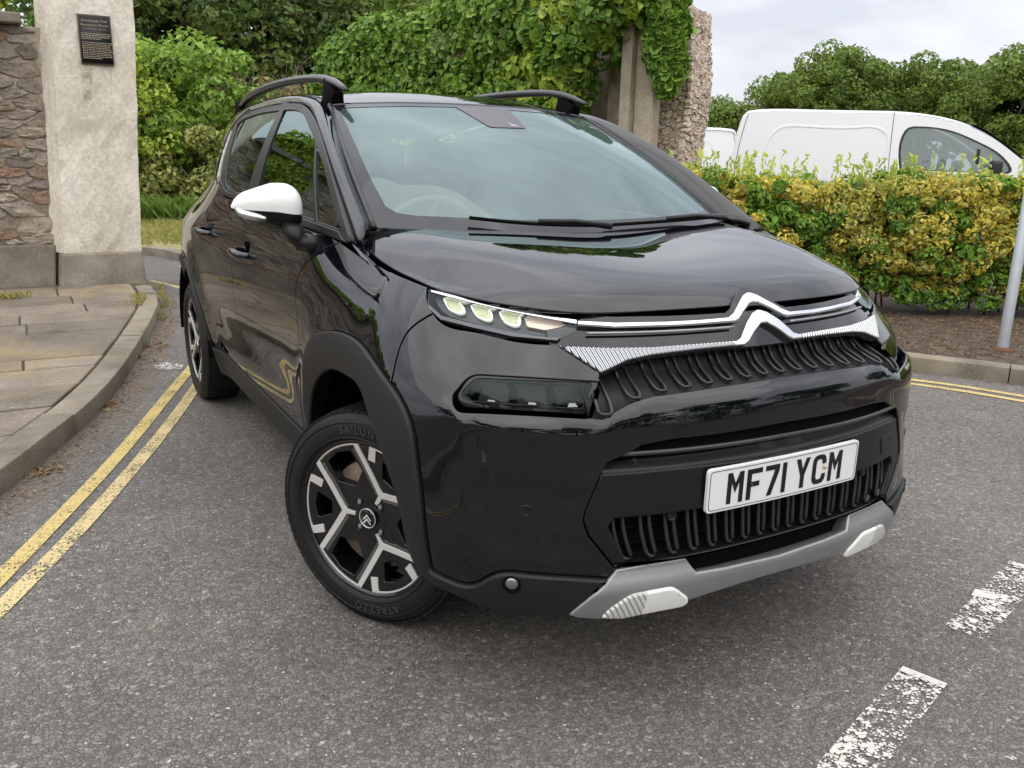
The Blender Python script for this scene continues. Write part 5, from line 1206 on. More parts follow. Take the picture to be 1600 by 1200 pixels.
# ---- door handles
for s in (-1, 1):
    for y, z in ((1.20, .952), (1.945, .972)):
        x = float(side_x(y, z)); h = empty('door_handle', (0, 0, 0)); h.parent = car
        b = MB(); P = spline([(x-.004, y+.092, z+.004), (x+.028, y+.055, z+.003), (x+.034, y, z), (x+.026, y-.055, z-.003), (x-.004, y-.092, z-.004)], 16)
        b.tube([(s*a, c, e) for a, c, e in P], [.013+.006*math.sin(math.pi*i/15) for i in range(16)], 10, flat=.85); b.build('grip', M_PAINT, h)
        b = MB(); b.V, b.F = [], []
        cup = []
        for i in range(7):
            r_ = 1-i/6
            for k in range(20):
                q = 2*math.pi*k/20; cup.append((s*(x+.0025-.0*i), y+.01+.085*r_*math.cos(q), z+.050*r_*math.sin(q)))
        b.add(cup, [(i*20+k, i*20+(k+1) % 20, i*20+20+(k+1) % 20, i*20+20+k) for i in range(6) for k in range(20)]); b.build('handle_cup', M_GLOSSB, h)
# ---- wipers
for pts in ([(.60, .150, 1.130), (.30, .085, 1.124), (.02, .055, 1.117)], [(.02, .035, 1.118), (-.28, .075, 1.128), (-.43, .13, 1.142)]):
    wv = empty('wiper', (0, 0, 0)); wv.parent = car
    P = spline(pts, 16); MB().tube([tuple(p+np.array([0, -.012, .014])) for p in P], .006, 6).build('wiper_blade', M_DARK, wv)
    MB().tube([tuple(P[0]+np.array([0, -.02, .012])), tuple((P[0]+P[8])/2+np.array([0, -.014, .024])), tuple(P[8]+np.array([0, -.012, .022]))], [.011, .008, .008], 8).build('wiper_arm', M_PLAST2, wv)
cw = tensor(both(np.array([[(0, .012, 1.09), (.3, .03, 1.09), (.55, .085, 1.095), (.75, .17, 1.06)], [(0, .07, 1.098), (.3, .085, 1.10), (.55, .16, 1.11), (.74, .24, 1.09)]])), 21, 3)
sheet('scuttle', cw, M_PLAST2, car)
# ---- nose: recessed gloss-black mask behind the strips, grilles, plate panel
half_u = .62
mask = full([(0., .892), (.20, .893), (.40, .893), (.62, .880), (.70, .875), (.70, .945), (.60, .962), (.3, .972), (0., .974)])
panel('nose_mask', S1o(-.012), mask, M_GLOSSB, car, step=.03, depth=.02, r=.003, shrink=0)
# upper strip with chevron, lower wing with chevron: left half traced, mirrored
up_top = trl([(1162, 455), (1157, 459), (1143, 486), (1135, 493), (1090, 497), (1040, 499.5), (960, 501), (902, 497.5)], 5)
up_bot = trl([(902, 506), (960, 510), (1040, 508), (1090, 505.5), (1146, 501), (1152, 497), (1161, 483), (1169, 472), (1177, 467)], 5)
pos = lambda P: [p for p in P if p[0] > .006]
up_top, up_bot = pos(up_top), pos(up_bot)
strip = full([(0, up_top[0][1]+.001)]+up_top+up_bot+[(0, up_bot[-1][1]+.001)])
STRIP = panel('chevron_strip', S1o(.010), strip, M_CHROME, car, step=.012, edge=.006, r=.006, depth=.018, shrink=0)[0]
back_top = trl([(1163, 446), (1156, 448), (1150, 456), (1140, 482), (1132, 488.5), (1090, 491), (1040, 493), (960, 494), (905, 491)], 6)
panel('chevron_backing', S1o(.002), full([(0, back_top[0][1])]+pos(back_top)+pos(trl([(905, 509), (960, 513), (1040, 511), (1090, 508), (1150, 503), (1158, 492), (1170, 478), (1177, 474)], 6))+[(0, up_bot[-1][1]-.008)]), M_GLOSSB, car, step=.02, edge=.008, r=.002, depth=.02, shrink=0)
for sg_ in (-1, 1): MB().tube([tuple(S1(sg_*u, .9435-.004*u)+np.array([0, -.001, 0])) for u in np.linspace(.13, .60, 21)], .0035, 6).build('mask_rib', M_SILVER, car)
strip_in = [up_top[-1], up_bot[0]]
lamp_strip = trl([(901, 498), (870, 493.5), (800, 480), (730, 464.5), (690, 455), (675, 452)])+trl([(674, 455.5), (690, 460), (730, 470.5), (800, 486.5), (870, 500), (901, 505.5)])
lo_top = trl([(1179, 482), (1172, 487), (1164, 502), (1155, 526), (1148, 530.5), (1100, 534), (1018, 540), (950, 541), (873, 538)], 5)
lo_bot = trl([(939, 581), (950, 576), (980, 561.5), (1018, 553.5), (1089, 545), (1162, 538), (1168, 533), (1177, 517), (1187, 504), (1193, 499)], 5)
lo_top, lo_bot = pos(lo_top), pos(lo_bot)
wing = full([(0, lo_top[0][1])]+lo_top+lo_bot+[(0, lo_bot[-1][1])])
gw = G('ribbed_chrome')
sx = gw.n('ShaderNodeSeparateXYZ', {'Vector': gw.co.outputs['Object']})
wv_ = gw.math('SINE', gw.math('MULTIPLY', gw.math('ADD', gw.math('ABSOLUTE', sx.outputs[0]), gw.math('MULTIPLY', sx.outputs[2], -.25)), 2*math.pi/.0105))
ax = gw.math('ABSOLUTE', sx.outputs[0]); gate = gw.math('MULTIPLY', gw.math('GREATER_THAN', ax, .115), gw.math('LESS_THAN', ax, .56))
gw.bump(gw.math('MULTIPLY', wv_, gate), 1., .0030); M_RIB = gw.out(Base_Color=(.62, .63, .65), Metallic=1., Roughness=.20)
panel('chevron_wing', S1o(.008), wing, M_RIB, car, step=.012, edge=.006, r=.005, depth=.02, shrink=0)
M_GRBK = mat('grille_back_black', (.008, .008, .009), rough=.55, spec=.3)
# upper grille: dark recess, floor and a row of hooked fins
def gdep(u, z): return -.008-.050*sstep(.800, .850, z)
zt = lambda u: float(np.interp(abs(u), GT[0], GT[1]))
lob = [p for p in lo_bot[::-1] if p[0] > .125]; GT = [[0.]+[p[0] for p in lob], [lob[0][1]]+[p[1] for p in lob]]
ig = np.argsort(GT[0]); GT = [np.array(GT[0])[ig], np.array(GT[1])[ig]]
ub = [p[0] for p in brow[::-1]]; zb_ = [p[1] for p in brow[::-1]]; ib = np.argsort(ub); GB = [np.r_[0, np.array(ub)[ib]], np.r_[brow_z0, np.array(zb_)[ib]]]
zbm = lambda u: float(np.interp(abs(u), GB[0], GB[1]))
gl = max(GB[0])-.0
ghalf = [(0., .77)]+[(u, zbm(u)-.02) for u in np.linspace(.02, gl, 20)]+[(gl+.01, zt(gl)+.0)]+[(u, zt(u)+.01) for u in np.linspace(gl, .02, 20)]+[(0., .90)]
GR = panel('upper_grille', S1o(gdep), full(ghalf), M_GRBK, car, step=.02, depth=.01, r=.002, shrink=0)[0]
fS = S1o(lambda u, z: np.zeros_like(z))
def nrm(u, z):
    h = 2e-3; T = S1(u+h, z)-S1(u-h, z); n_ = np.array([T[1], -T[0], 0.]); return n_/np.linalg.norm(n_)
NF = 16
M_FIN = mat('grille_fin_plastic', (.028, .028, .030), rough=.30)
for k in range(NF):
    uc = (k-(NF-1)/2)*(2*(gl-.035)/(NF-1)); zt_, zb2 = zt(uc)-.018, zbm(uc)+.006
    if zt_-zb2 < .02: continue
    w_ = .0160; b = MB(); H = zt_-zb2; zk = zb2+H*.48
    def pt(du, z, e):
        n_ = nrm(uc+du, z); return S1(uc+du, z)+n_*(float(gdep(uc, z))+.006+e)
    sgn = 1 if uc >= 0 else -1
    lean = -.020                               # hooked foot runs towards the middle of the road side
    path = [pt(-w_, zk, 0), pt(-w_, zt_-.006, 0), pt(-w_*.6, zt_, 0), pt(w_*.6, zt_, 0), pt(w_, zt_-.006, 0), pt(w_, zk, 0), pt(w_, zk-H*.16, .004), pt(w_, zb2+.004, .010), pt(w_*.6, zb2-.002, .012), pt(-w_*.6, zb2-.002, .012), pt(-w_, zb2+.004, .010), pt(-w_, zk-H*.16, .004), pt(-w_, zk, 0)]
    b.tube([tuple(p) for p in path], .0043, 6); b.build('grille_fin', M_FIN, GR)
# slot between the bumper bar and the plate panel, with its thin blade
slot_poly = full([(0., .655)]+[(u, .652) for u in (.2, .5)]+[hit1((940, 745)).tolist()]+[(black_edge[3][0]-.02, black_edge[3][1]+.03)]+[(slot_top[-1][0]+.02, slot_top[-1][1]+.012)]+[(p[0], p[1]+.012) for p in slot_top[::-1]]+[(0., slot_top[0][1]+.015)])
panel('bumper_slot', S1o(-.030), slot_poly, M_DARK, car, depth=.01, shrink=0)
bl_ = spline([S1(u, z)+nrm(u, z)*(-.006) for u, z in [(v, .684-.004*(v/.75)) for v in np.linspace(-.76, .76, 15)]], 61)
MB().tube([tuple(p) for p in bl_], .006, 8, up=(0, 0, 1)).build('slot_blade', mat('slot_blade_gloss', (.05, .05, .055), rough=.15, metal=.3), car)
# plate panel (satin plastic) down to the lower grille
bt = trl([(940, 742), (1000, 738), (1080, 730), (1195, 716)])
PB = [p for p in black_edge if p[1] < bt[0][1]+.002]
low_edge = [(p[0], p[1]) for p in PB]
pp_half = [(0., bt[-1][1]+.004)]+bt[::-1]+PB[1:]+[(PB[-1][0]-.02, .418), (.42, .411), (0., .409)]
LG_T, LG_B = .535, .418
gi = hit1((948, 800))[0]
lg_half = [(0., LG_B)]+[(u, LG_B) for u in (.2, .4, .62)]+[(hit1((962, 878))[0]-.03, LG_B+.004), (gi-.01, LG_T-.02), (gi-.02, LG_T), (.4, LG_T), (0., LG_T)]
PP = panel('plate_panel', S1o(-.004), full(pp_half), M_PLAST2, car, holes=[full(lg_half)], r=.006, depth=.03, shrink=0, step=.025)[0]
ramp_ = full([(0., bt[-1][1]-.004)]+[(p[0], p[1]-.004) for p in bt[::-1]]+[(hit1((950, 727))[0], hit1((950, 727))[1])]+[(p[0]-.01, p[1]-.022) for p in slot_top[::-1]]+[(0., .668)])
panel('plate_panel_ledge', S1o(lambda u, z: -.030*sstep(.640, .672, z)-.006), ramp_, M_PLAST2, car, depth=.01, r=.001, shrink=0)
LGR = panel('lower_grille', S1o(-.055), full([(0., LG_B-.03), (.75, LG_B-.03), (gi+.03, .46), (gi+.01, LG_T+.03), (0., LG_T+.03)]), M_DARK, car, depth=.02, shrink=0)[0]
panel('lower_grille_sill', S1o(-.034), full([(0., .30), (.5, .30), (.78, .33), (.80, .44), (.5, .43), (0., .43)]), M_DARK, car, depth=.02, shrink=0)
NL = 17
for k in range(NL):
    uc = (k-(NL-1)/2)*(2*(gi-.045)/(NL-1)); w_ = .0125; b = MB()
    cur = .030*(abs(uc)/gi)**1.5*(1 if uc >= 0 else -1)
    def pt(du, z, e=0):
        f_ = (z-LG_B)/(LG_T-LG_B); u_ = uc+du-cur*((1-f_)**2)*1.0+cur*.3*f_
        return S1(u_, z)+nrm(u_, z)*(-.030+.016*(1-f_)+e)
    zs = np.linspace(LG_T+.012, LG_B+.018, 6)
    path = [pt(-w_, z) for z in zs]+[pt(-w_*.5, LG_B+.008), pt(w_*.5, LG_B+.008)]+[pt(w_, z) for z in zs[::-1]]
    b.tube([tuple(p) for p in path], .0052, 6); b.build('grille_fin', M_FIN, LGR)
for z in (.455, .495):
    b = MB(); b.tube([tuple(S1(u, z)+nrm(u, z)*-.043) for u in np.linspace(-gi+.02, gi-.02, 31)], .004, 6); b.build('grille_crossbar', M_DARK, LGR)
# parking sensors
def disc(name, u, z, off, r, m, par, prof=None):
    P = S1(u, z); n_ = nrm(u, z); t_ = np.cross([0, 0, 1], n_); up_ = np.cross(n_, t_); b = MB()
    for q, (rr, hh) in enumerate(prof or [(r, -.01), (r, .001), (r*.85, .003), (r*.8, .0015), (0.0005, .0015)]):
        for k in range(20):
            a = 2*math.pi*k/20; b.V.append(tuple(P+n_*(off+hh)+t_*rr*math.cos(a)+up_*rr*math.sin(a)))
    m_ = len(b.V)//20; b.F = [(i*20+k, i*20+(k+1) % 20, i*20+20+(k+1) % 20, i*20+20+k) for i in range(m_-1) for k in range(20)]
    return b.build(name, m, par)
us = hit1((1054, 809))
for s in (-1, 1):
    MBs = MB(); disc('parking_sensor', s*us[0], us[1], -.012, .013, M_PLAST2, car); ue = hit1((821, 799)); disc('parking_sensor', s*ue[0], ue[1], -.0062, .0115, M_GLOSSB, car, [(.0125, -.003), (.0125, .0015), (.0112, .0018), (.0108, 0), (.0005, .0004)])
# tow-eye cover outline on the plate panel
te = trp([(968, 762), (1011, 762), (1007, 795), (965, 795)], 5)
panel('tow_eye_cover', S1o(-.0015), te, M_PLAST2, car, step=.02, edge=.01, r=.002, depth=.004, shrink=.0005)
# ---- number plate
pl = empty('number_plate', (0, 0, 0)); pl.parent = car
PZ0, PZ1, PY = .526, .637, -.8145
def plf(x, z, d=0.): 
    t_ = (z-(PZ0+PZ1)/2); return (x, PY-.02*t_*0+d+.020*(x/.26)**2*.35, z)
b = MB(); op = round_px([(-260, 0), (260, 0), (260, 111), (-260, 111)], 12)
def curved_prism(poly, d0, d1, m_, name, par, n=26):
    xs_ = np.linspace(min(p[0] for p in poly), max(p[0] for p in poly), n)
    pl_ = panel(name, lambda u, v: np.stack(plf(u, v, 0.), -1)+np.zeros(np.shape(u)+(3,)), [(x, z) for x, z in poly], m_, par, step=.03, edge=.012, off=d1, r=.0006, depth=d1-d0, shrink=0)
    return pl_[0]
pw = [(p[0]/1000, PZ0+p[1]/1000) for p in op]
def PLS(u, v):
    u = np.asarray(u, float); v = np.asarray(v, float); u, v = np.broadcast_arrays(u, v)
    return np.stack([u, PY+.007*(u/.26)**2, v], -1)
panel('plate_board', PLS, pw, M_PLATE, pl, step=.03, edge=.012, r=.0012, depth=.008, shrink=0)
bi_ = [(p[0]/1000, PZ0+p[1]/1000) for p in round_px([(-253, 7), (253, 7), (253, 104), (-253, 104)], 10)]
bo_ = [(p[0]/1000, PZ0+p[1]/1000) for p in round_px([(-254.5, 5.5), (254.5, 5.5), (254.5, 105.5), (-254.5, 105.5)], 11)]
panel('plate_border', PLS, bo_, M_INK, pl, holes=[bi_], step=.03, edge=.012, off=.0008, r=.0001, depth=.0004, shrink=0)
GLY = {  # UK plate letters, 79 high, stroke 14
 'M': (50, [[(0, 0), (13, 0), (13, 54), (25, 26), (37, 54), (37, 0), (50, 0), (50, 79), (37, 79), (25, 51), (13, 79), (0, 79)]]),
 'F': (48, [[(0, 0), (14, 0), (14, 33), (40, 33), (40, 46), (14, 46), (14, 66), (48, 66), (48, 79), (0, 79)]]),
 '7': (46, [[(8, 0), (23, 0), (46, 62), (46, 79), (0, 79), (0, 66), (31, 66)]]),
 '1': (14, [[(0, 0), (14, 0), (14, 79), (0, 79)]]),
 'Y': (50, [[(18, 0), (32, 0), (32, 33), (50, 79), (35, 79), (25, 50), (15, 79), (0, 79), (18, 33)]]),
 'C': (50, [[(36, 26), (36, 20), (33, 14), (28, 12.5), (22, 12.5), (17, 14), (14, 20), (14, 59), (17, 65), (22, 66.5), (28, 66.5), (33, 65), (36, 59), (36, 53), (50, 53), (50, 62), (47, 71), (41, 77), (32, 79), (18, 79), (9, 77), (3, 71), (0, 62), (0, 17), (3, 8), (9, 2), (18, 0), (32, 0), (41, 2), (47, 8), (50, 17), (50, 26)]])}
xc = -201
for ch in 'MF71 YCM':
    if ch == ' ': xc += 22; continue
    w_, polys = GLY[ch]
    for p in polys: panel('plate_letter', PLS, [((xc+a)/1000, PZ0+.016+c/1000) for a, c in p], M_INK, pl, step=.03, edge=.012, off=.0012, r=.0001, depth=.0006, shrink=0)
    xc += w_+11
for x_, z_, m_ in ((-.128, .582, M_INK), (.128, .585, mat('brass_screw_cap', (.55, .38, .18), rough=.35, metal=.6))):
    b = MB(); b.lathe([(.0002, -.004), (.004, -.003), (.005, 0)], 12, 'y'); b.V = [(x+x_, y+PY-.001, z+z_) for x, y, z in b.V]; b.build('plate_screw', m_, pl)
# ---- lower headlamps
for s in (-1, 1):
    hl = empty('headlamp', (0, 0, 0)); hl.parent = car
    fl = (lambda f: (lambda u, z: f(u, z)*[s, 1, 1])) if False else None
    P_ = np.array(ll_out)*[s, 1]
    if s < 0: P_ = P_[::-1]
    lens = trp([(741, 592), (927, 600), (912, 642), (722, 628), (716, 618)], [12, 6, 6, 10, 8]); lens = np.array(lens)*[s, 1]
    zt_l = float(P_[:, 1].max())
    def tilt(o_): return lambda u, z: o_+.27*np.minimum(0, z-zt_l)
    panel('lamp_bezel', S1o(tilt(-.004)), P_, M_GLOSSB, hl, holes=[lens], step=.03, edge=.012, r=.002, depth=.03, shrink=0)
    panel('lamp_lens', S1o(tilt(-.003)), lens, M_LENSD, hl, step=.03, edge=.012, r=.0005, depth=.001, shrink=0)
    panel('lamp_housing', S1o(-.110), lens*[1, 1], M_DARK, hl, step=.03, edge=.012, r=.001, depth=.002, shrink=-.02)
    u0, u1 = sorted((abs(lens[:, 0]).min(), abs(lens[:, 0]).max())); zm = lens[:, 1].mean()
    for k in range(3):
        ua, ub_ = u0+(u1-u0)*(.06+.31*k), u0+(u1-u0)*(.06+.31*k+.24); um = (ua+ub_)/2
        def q(u, z, e): return tuple((S1(u, z)+nrm(u, z)*(e-.004+.27*min(0, z-zt_l)))*[s, 1, 1])
        V = [q(ua, zm+.022, -.045), q(ub_, zm+.026, -.045), q(ub_, zm-.012, -.065), q(ua, zm-.012, -.065), q(um, zm-.026, -.018), q(ua+.002, zm-.030, -.022), q(ub_-.002, zm-.028, -.022)]
        MB().add(V, [(0, 1, 2, 3), (3, 2, 6, 4, 5)]).build('reflector', mat('smoked_reflector', (.24, .23, .22), rough=.25, metal=.6) if (k == 0 and s == -1) else bpy.data.materials['smoked_reflector'], hl, smooth=False)
        MB().add([q(um-.012, zm-.030, -.014), q(um+.012, zm-.030, -.014), q(um+.007, zm-.022, -.017), q(um-.007, zm-.022, -.017)], [(0, 1, 2, 3)]).build('projector_tip', M_LAMP, hl, smooth=False)
# ---- upper daytime lamps
UL = [(668, 451), (690, 456), (800, 481), (902, 501), (902, 516), (874, 531), (800, 525), (740, 511), (690, 497), (674, 484), (667, 466)]
ul = trp(UL, [3, 0, 0, 2, 6, 12, 0, 0, 10, 12, 8])
for s in (-1, 1):
    dl = empty('daytime_lamp', (0, 0, 0)); dl.parent = car
    P_ = np.array(ul)*[s, 1]
    panel('lamp_bowl', S1o(-.030), P_, M_GLOSSB, dl, step=.03, edge=.01, r=.001, depth=.02, shrink=0)
    panel('lamp_lens', S1o(-.003), P_, M_LENS, dl, step=.03, edge=.01, r=.0005, depth=.001, shrink=0)
    panel('lamp_strip', S1o(.004), np.array(lamp_strip)*[s, 1], M_CHROME, dl, step=.02, edge=.006, r=.003, depth=.02, shrink=0)
    panel('lower_lip', S1o(.000), np.array(trl([(668, 462), (671, 476), (690, 493), (740, 506), (800, 519), (860, 527), (876, 527), (871, 532), (800, 525.5), (740, 512), (688, 499), (670, 482)]))*[s, 1], mat('lamp_lip_gloss', (.10, .10, .11), rough=.12, metal=.5) if s < 0 else bpy.data.materials['lamp_lip_gloss'], dl, step=.02, edge=.008, r=.001, depth=.012, shrink=0)
    for q in ([(687, 459), (703, 464), (719, 480), (720, 487), (712, 489), (697, 483), (690, 472)], [(730, 470), (754, 476), (765, 491), (764, 499), (756, 500), (742, 494), (735, 484)], [(777, 482), (806, 488), (811, 500), (809, 508), (801, 509), (788, 504), (781, 494)]):
        qq = np.array(q, float); q = (qq.mean(0)+(qq-qq.mean(0))*[1.18, 1.22]+[0, 1.0]).tolist()
        o = panel('led_module', S1o(-.020), np.array(trp(q, 5))*[s, 1], M_LED, dl, step=.02, edge=.006, r=.002, depth=.008, shrink=.003)[0]
        qi = np.array(q, float); c_ = qi.mean(0); inn = c_+(qi-c_)*.78
        panel('light_guide', S1o(-.016), np.array(trp(q, 5))*[s, 1], M_LEDRIM, o, holes=[np.array(trp(inn.tolist(), 4))*[s, 1]], step=.02, edge=.006, r=.001, depth=.006, shrink=0)
    panel('indicator', S1o(-.018), np.array(trp([(815, 490), (840, 494), (895, 505), (893, 514), (870, 522), (822, 513)], 4))*[s, 1], M_AMBER, dl, step=.02, edge=.008, r=.002, depth=.01, shrink=0)
# ---- skid plate and white inserts
sk_top = trl([(887, 956), (965, 891), (1000, 885), (1074, 873), (1085, 890), (1130, 882), (1190, 868)])
sk_bot = trl([(1190, 896), (1100, 924), (1080, 931), (1000, 952), (933, 963), (900, 961)])
skid = full([(0., sk_top[-1][1]-.002)]+sk_top[::-1]+sk_bot[::-1]+[(0., sk_bot[0][1]-.002)])
SK = panel('skid_plate', S1o(lambda u, z: .018-.024*sstep(.350, .415, z)), skid, M_SILVER, car, step=.02, edge=.01, r=.007, depth=.04, shrink=0)[0]
ins = trp([(934, 961), (946, 947), (980, 923), (1046, 911), (1068, 928), (1068, 936), (1058, 943), (1010, 952), (966, 961)], [3, 6, 8, 8, 5, 5, 5, 5, 5])
gi_ = G('ribbed_white_plastic'); sx = gi_.n('ShaderNodeSeparateXYZ', {'Vector': gi_.co.outputs['Object']})
ab = gi_.math('ABSOLUTE', sx.outputs[0]); wv_ = gi_.math('SINE', gi_.math('MULTIPLY', gi_.math('ADD', ab, gi_.math('MULTIPLY', sx.outputs[2], -.6)), 2*math.pi/.0135))
gi_.bump(gi_.math('MULTIPLY', wv_, gi_.math('GREATER_THAN', ab, .405)), 1., .004); M_WRIB = gi_.out(Base_Color=(.80, .80, .76), Roughness=.35)
for s in (-1, 1): panel('skid_insert', S1o(.024), np.array(ins)*[s, 1], M_WRIB, SK, step=.015, edge=.008, r=.008, depth=.012, shrink=0)
M_SMK = mat('fog_lamp_glass', (.30, .30, .30), rough=.15, metal=.8)
# fog lamps set into the skirt
for s in (-1, 1):
    uf = hit1((801, 908)); fo = disc('fog_lamp', s*uf[0], uf[1]-.002, .014, .020, M_DARK, car, [(.022, -.005), (.022, .002), (.019, .002), (.018, -.008), (.0005, -.008)])
    b = MB(); P = S1(s*uf[0], uf[1]); n_ = nrm(s*uf[0], uf[1]); 
    for i in range(5):
        a = math.pi/2*i/4
        for k in range(16):
            t_ = np.cross([0, 0, 1], n_); b.V.append(tuple(P+n_*(.011+.007*math.sin(a))+.0165*math.cos(a)*(t_*math.cos(k*math.pi/8)+np.array([0, 0, 1])*math.sin(k*math.pi/8))))
    b.F = [(i*16+k, i*16+(k+1) % 16, i*16+16+(k+1) % 16, i*16+16+k) for i in range(4) for k in range(16)]; b.build('lamp_lens', M_SMK, fo)
# ---- wheels
def wheel(cx, cy, steer, side):
    """side=-1: outer face towards -x"""
    w = empty('wheel', (cx, cy, .323)); w.parent = car; w.rotation_euler = (0, 0, steer if side < 0 else steer+math.pi)
    R0 = .323; hw = .104
    prof = [(.230, -hw*.80), (.238, -hw*.95), (.254, -hw*1.02), (.278, -hw*1.01), (.300, -hw*.94), (.313, -hw*.82), (.3185, -hw*.70), (.322, -hw*.45), (.323, 0), (.322, hw*.45), (.3185, hw*.7), (.313, hw*.82), (.30, hw*.94), (.26, hw), (.230, hw*.8)]
    ty = MB().lathe(prof, 96, 'x'); T_ = ty.build('tyre', M_RUBBER, w)
    g = MB()
    for k in range(72):                                   # tread blocks cut by cross grooves
        a = 2*math.pi*k/72; da = .0385
        for x0, x1, sk in ((-.086, -.048, .05), (-.042, -.004, .03), (.004, .042, -.03), (.048, .086, -.05)):
            rr = [.3185 if abs(x) > .08 else .3225 for x in (x0, x1)]
            V = []
            for x, r_ in ((x0, rr[0]), (x1, rr[1])):
                for t_ in (a-da, a+da):
                    for e in (-.004, .0018):
                        q = t_+sk*(x-x0)*8; V.append((x, (r_+e)*math.cos(q), (r_+e)*math.sin(q)))
            g.add(V, [(0, 1, 3, 2), (4, 6, 7, 5), (0, 4, 5, 1), (2, 3, 7, 6), (1, 5, 7, 3)])
    g.build('tread', M_RUBBER, T_, smooth=False)
    # sidewall lettering and rim ridge
    b = MB().lathe([(.243, -hw*.97), (.245, -hw*1.025), (.248, -hw*1.025), (.250, -hw*.98)], 72, 'x'); b.lathe([(.288, -hw*.985), (.2895, -hw*1.005), (.2915, -hw*1.0), (.293, -hw*.96)], 72, 'x'); b.build('sidewall_ridge', M_RUBBER, T_)
    for txt, ang0 in (('SAILUN', 92), ('ATREZZO', 281)):
        cu = bpy.data.curves.new('t', 'FONT'); cu.body = txt; cu.size = .032; cu.extrude = .0012; cu.space_character = 1.25; cu.align_x = 'CENTER'; cu.align_y = 'CENTER'
        to = bpy.data.objects.new('t', cu); me = to.to_mesh(); V = np.array([v.co[:] for v in me.vertices]); F = [tuple(p.vertices) for p in me.polygons]; to.to_mesh_clear(); bpy.data.objects.remove(to)
        r_ = .269+V[:, 1]; q = R_(ang0)-V[:, 0]/.269
        # seen from -x: y axis runs to the left of the picture plane -> angle from +y towards z, mirrored
        yy, zz = -r_*np.cos(q), r_*np.sin(q); xx = -hw*1.02-.0004-V[:, 2]
        mk('sidewall_lettering', np.c_[xx, yy, zz], [f[::-1] for f in F], mat('tyre_letter', (.050, .050, .051), rough=.45) if 'tyre_letter' not in bpy.data.materials else bpy.data.materials['tyre_letter'], T_, smooth=False)
    # rim barrel, brake disc, caliper
    rim = MB().lathe([(.236, -.090), (.239, -.095), (.234, -.097), (.226, -.091), (.222, -.065), (.214, .0), (.216, .08), (.234, .09)], 72, 'x').build('rim', M_GLOSSB, w)
    MB().lathe([(.02, -.058), (.072, -.058), (.076, -.046), (.160, -.046), (.163, -.042), (.163, -.022), (.02, -.022)], 48, 'x').build('brake_disc', M_DISC, w)
    b = MB()
    for a in np.linspace(-.55, .55, 9):
        for r_ in (.10, .172):
            for x in (-.055, .04): b.V.append((x, r_*math.cos(a+2.6), r_*math.sin(a+2.6)))
    b.F = [(i*4, i*4+1, i*4+5, i*4+4) for i in range(8)]+[(i*4+2, i*4+6, i*4+7, i*4+3) for i in range(8)]+[(i*4, i*4+4, i*4+6, i*4+2) for i in range(8)]+[(0, 2, 3, 1), (32, 33, 35, 34)]
    b.build('brake_caliper', M_DARK, w, smooth=False)
    # spoke face: black plate with windows; dished
    def FACE(u, v):
        u = np.asarray(u, float); v = np.asarray(v, float); u, v = np.broadcast_arrays(u, v); r_ = np.hypot(u, v)
        return np.stack([-.066-.020*np.clip(r_/.22, 0, 1)**1.6-.006*np.exp(-(r_/.05)**2), -u, v], -1)
    def pol(r_, a): r_ *= 1.085 if r_ > .1 else 1.; return (r_*math.cos(a), r_*math.sin(a))
    circ = [pol(.209, a) for a in np.linspace(0, 2*math.pi, 72, endpoint=False)]
    holes = []
    for k in range(3):
        a0 = R_(120+60+120*k)                          # between the Ys: large window
        ang = R_(16)
        holes.append(round_px([pol(.186, a0-R_(14)), pol(.192, a0), pol(.186, a0+R_(14)), pol(.130, a0+R_(21)), pol(.098, a0), pol(.130, a0-R_(21))], .03))
        a1 = R_(120+120*k)
        holes.append(round_px([pol(.178, a1-R_(12)), pol(.182, a1), pol(.178, a1+R_(12)), pol(.130, a1+R_(8)), pol(.130, a1-R_(8))], .012))
    rot = R_(60) 
    def rt(P): c_, s_ = math.cos(rot), math.sin(rot); return [(x*c_-y*s_, x*s_+y*c_) for x, y in P]
    sp = panel('spoke_disc', FACE, rt(circ), M_GLOSSB, w, holes=[rt(h) for h in holes], step=.014, edge=.008, r=.003, depth=.030, shrink=0)[0]
    def strip_(pts, w0):
        P = [np.array(p) for p in pts]; Lf_, Rt = [], []
        for i, p in enumerate(P):
            t_ = P[min(i+1, len(P)-1)]-P[max(i-1, 0)]; t_ = t_/np.linalg.norm(t_); n_ = np.array([-t_[1], t_[0]]); k_ = w0[i]
            Lf_.append(p+n_*k_); Rt.append(p-n_*k_)
        return Lf_+Rt[::-1]
    for k in range(3):
        a1 = R_(120+120*k); J = np.array(pol(.090, a1))
        Yp = []
        b1, b2 = np.array(pol(.207, a1+R_(38))), np.array(pol(.207, a1-R_(38)))
        def nn(p, q): t_ = (q-p)/np.linalg.norm(q-p); return np.array([-t_[1], t_[0]])
        n1_, n2_ = nn(J, b1), nn(J, b2); er = np.array(pol(1, a1)); et = np.array([-er[1], er[0]]); h_ = .0068
        Yp = [np.array(pol(.052, a1))-et*h_*.8, J-er*.006-et*h_*1.0, b2+n2_*-h_*1.2, b2+n2_*h_*1.2, J+er*.010, b1-n1_*h_*1.2, b1+n1_*h_*1.2, J-er*.006+et*h_*1.0, np.array(pol(.052, a1))+et*h_*.8]
        for bb, nn_ in ((b1, n1_), (b2, -n2_)):
            f0, f1 = J+nn_*h_*1.2, bb+nn_*h_*1.3-(bb-J)*.06
            panel('spoke_flank', FACE, rt([f0, f0+nn_*.012+(bb-J)*.05, f1+nn_*.013, f1]), M_FLANK, sp, step=.02, edge=.012, off=.0012, r=.0006, depth=.004, shrink=0)
        panel('machined_spoke', FACE, rt(Yp), M_MACH, sp, step=.02, edge=.012, off=.0035, r=.0008, depth=.006, shrink=0)
        # outer arc of the large window
        a0 = a1+R_(60)
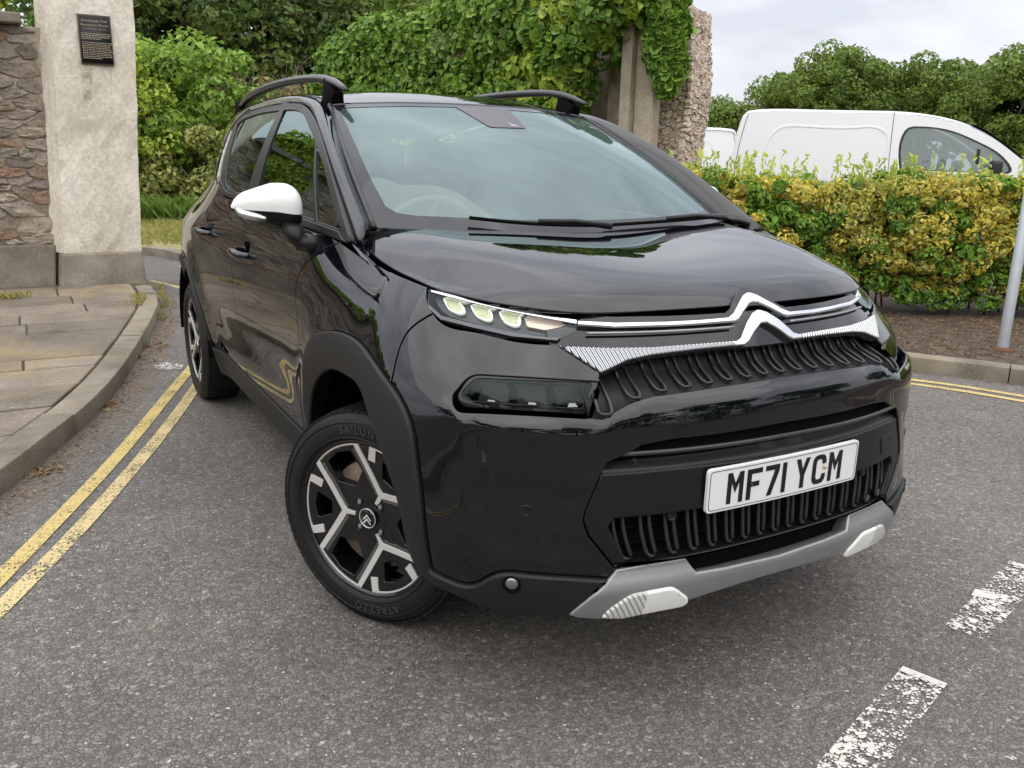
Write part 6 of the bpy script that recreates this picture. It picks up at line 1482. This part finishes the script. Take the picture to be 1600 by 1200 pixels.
        arc = [pol(.2085, a) for a in np.linspace(a0-R_(22), a0+R_(22), 14)]+[pol(.2035, a) for a in np.linspace(a0+R_(22), a0-R_(22), 14)]
        panel('machined_lip', FACE, rt(arc), M_MACH, sp, step=.02, edge=.012, off=.0035, r=.0006, depth=.006, shrink=0)
        # bracket inside the Y
        arc = [pol(.2085, a) for a in np.linspace(a1-R_(25), a1+R_(25), 14)]+[pol(.168, a1+R_(27)), pol(.166, a1+R_(19))]+[pol(.2035, a) for a in np.linspace(a1+R_(19), a1-R_(19), 12)]+[pol(.166, a1-R_(19)), pol(.168, a1-R_(27))]
        panel('machined_bracket', FACE, rt(arc), M_MACH, sp, step=.02, edge=.012, off=.0035, r=.0006, depth=.006, shrink=0)
    # centre cap with chevrons, bolts
    cap = MB().lathe([(.031, -.060), (.031, -.078), (.028, -.081), (.0005, -.081)], 32, 'x').build('centre_cap', M_GLOSSB, w)
    MB().lathe([(.0295, -.080), (.030, -.0822), (.028, -.0825), (.0275, -.081)], 32, 'x').build('cap_ring', M_MACH, cap)
    for dz in (-.004, .008):
        V = [(-.0835, y, z) for y, z in ((-.016, dz-.012), (0, dz+.006), (.016, dz-.012), (.012, dz-.014), (0, dz-.002), (-.012, dz-.014))]
        MB().add(V, [(0, 1, 4, 5), (1, 2, 3, 4)]).build('cap_chevron', M_MACH, cap, smooth=False)
    for k in range(4):
        a = R_(45+90*k); b = MB(); b.lathe([(.0075, -.050), (.0075, -.071), (.006, -.073), (.0005, -.071)], 12, 'x'); b.V = [(x, y+.054*math.cos(a), z+.054*math.sin(a)) for x, y, z in b.V]; b.build('wheel_bolt', M_SILVER, w)
        b = MB(); b.lathe([(.0135, -.071), (.012, -.0745), (.0105, -.0735), (.0105, -.06)], 16, 'x'); b.V = [(x, y+.054*math.cos(a), z+.054*math.sin(a)) for x, y, z in b.V]; b.build('bolt_socket', M_GLOSSB, w)
    return w
wheel(-.757, 0., R_(30), -1); wheel(.757, 0., R_(30), 1); wheel(-.757, 2.604, 0, -1); wheel(.757, 2.604, 0, 1)
# arch liners and underbody
for s in (-1, 1):
    for y in (0., 2.604):
        b = MB(); n = 25
        for x in (.50, .86 if y else .80):
            for k in range(n):
                a = math.pi*(-.02+1.04*k/(n-1)); b.V.append((s*x, y-.02+.43*math.cos(a), .35+.43*math.sin(a)))
        b.F = [(k, k+1, n+k+1, n+k) for k in range(n-1)]+[tuple(range(n))]
        b.build('arch_liner', M_DARK, car)
MB().box((0, 1.35, .29), (1.46, 3.0, .12)).build('underbody', M_DARK, car)
MB().box((0, -.37, .60), (.96, .52, .46)).build('engine_bay_block', M_DARK, car)
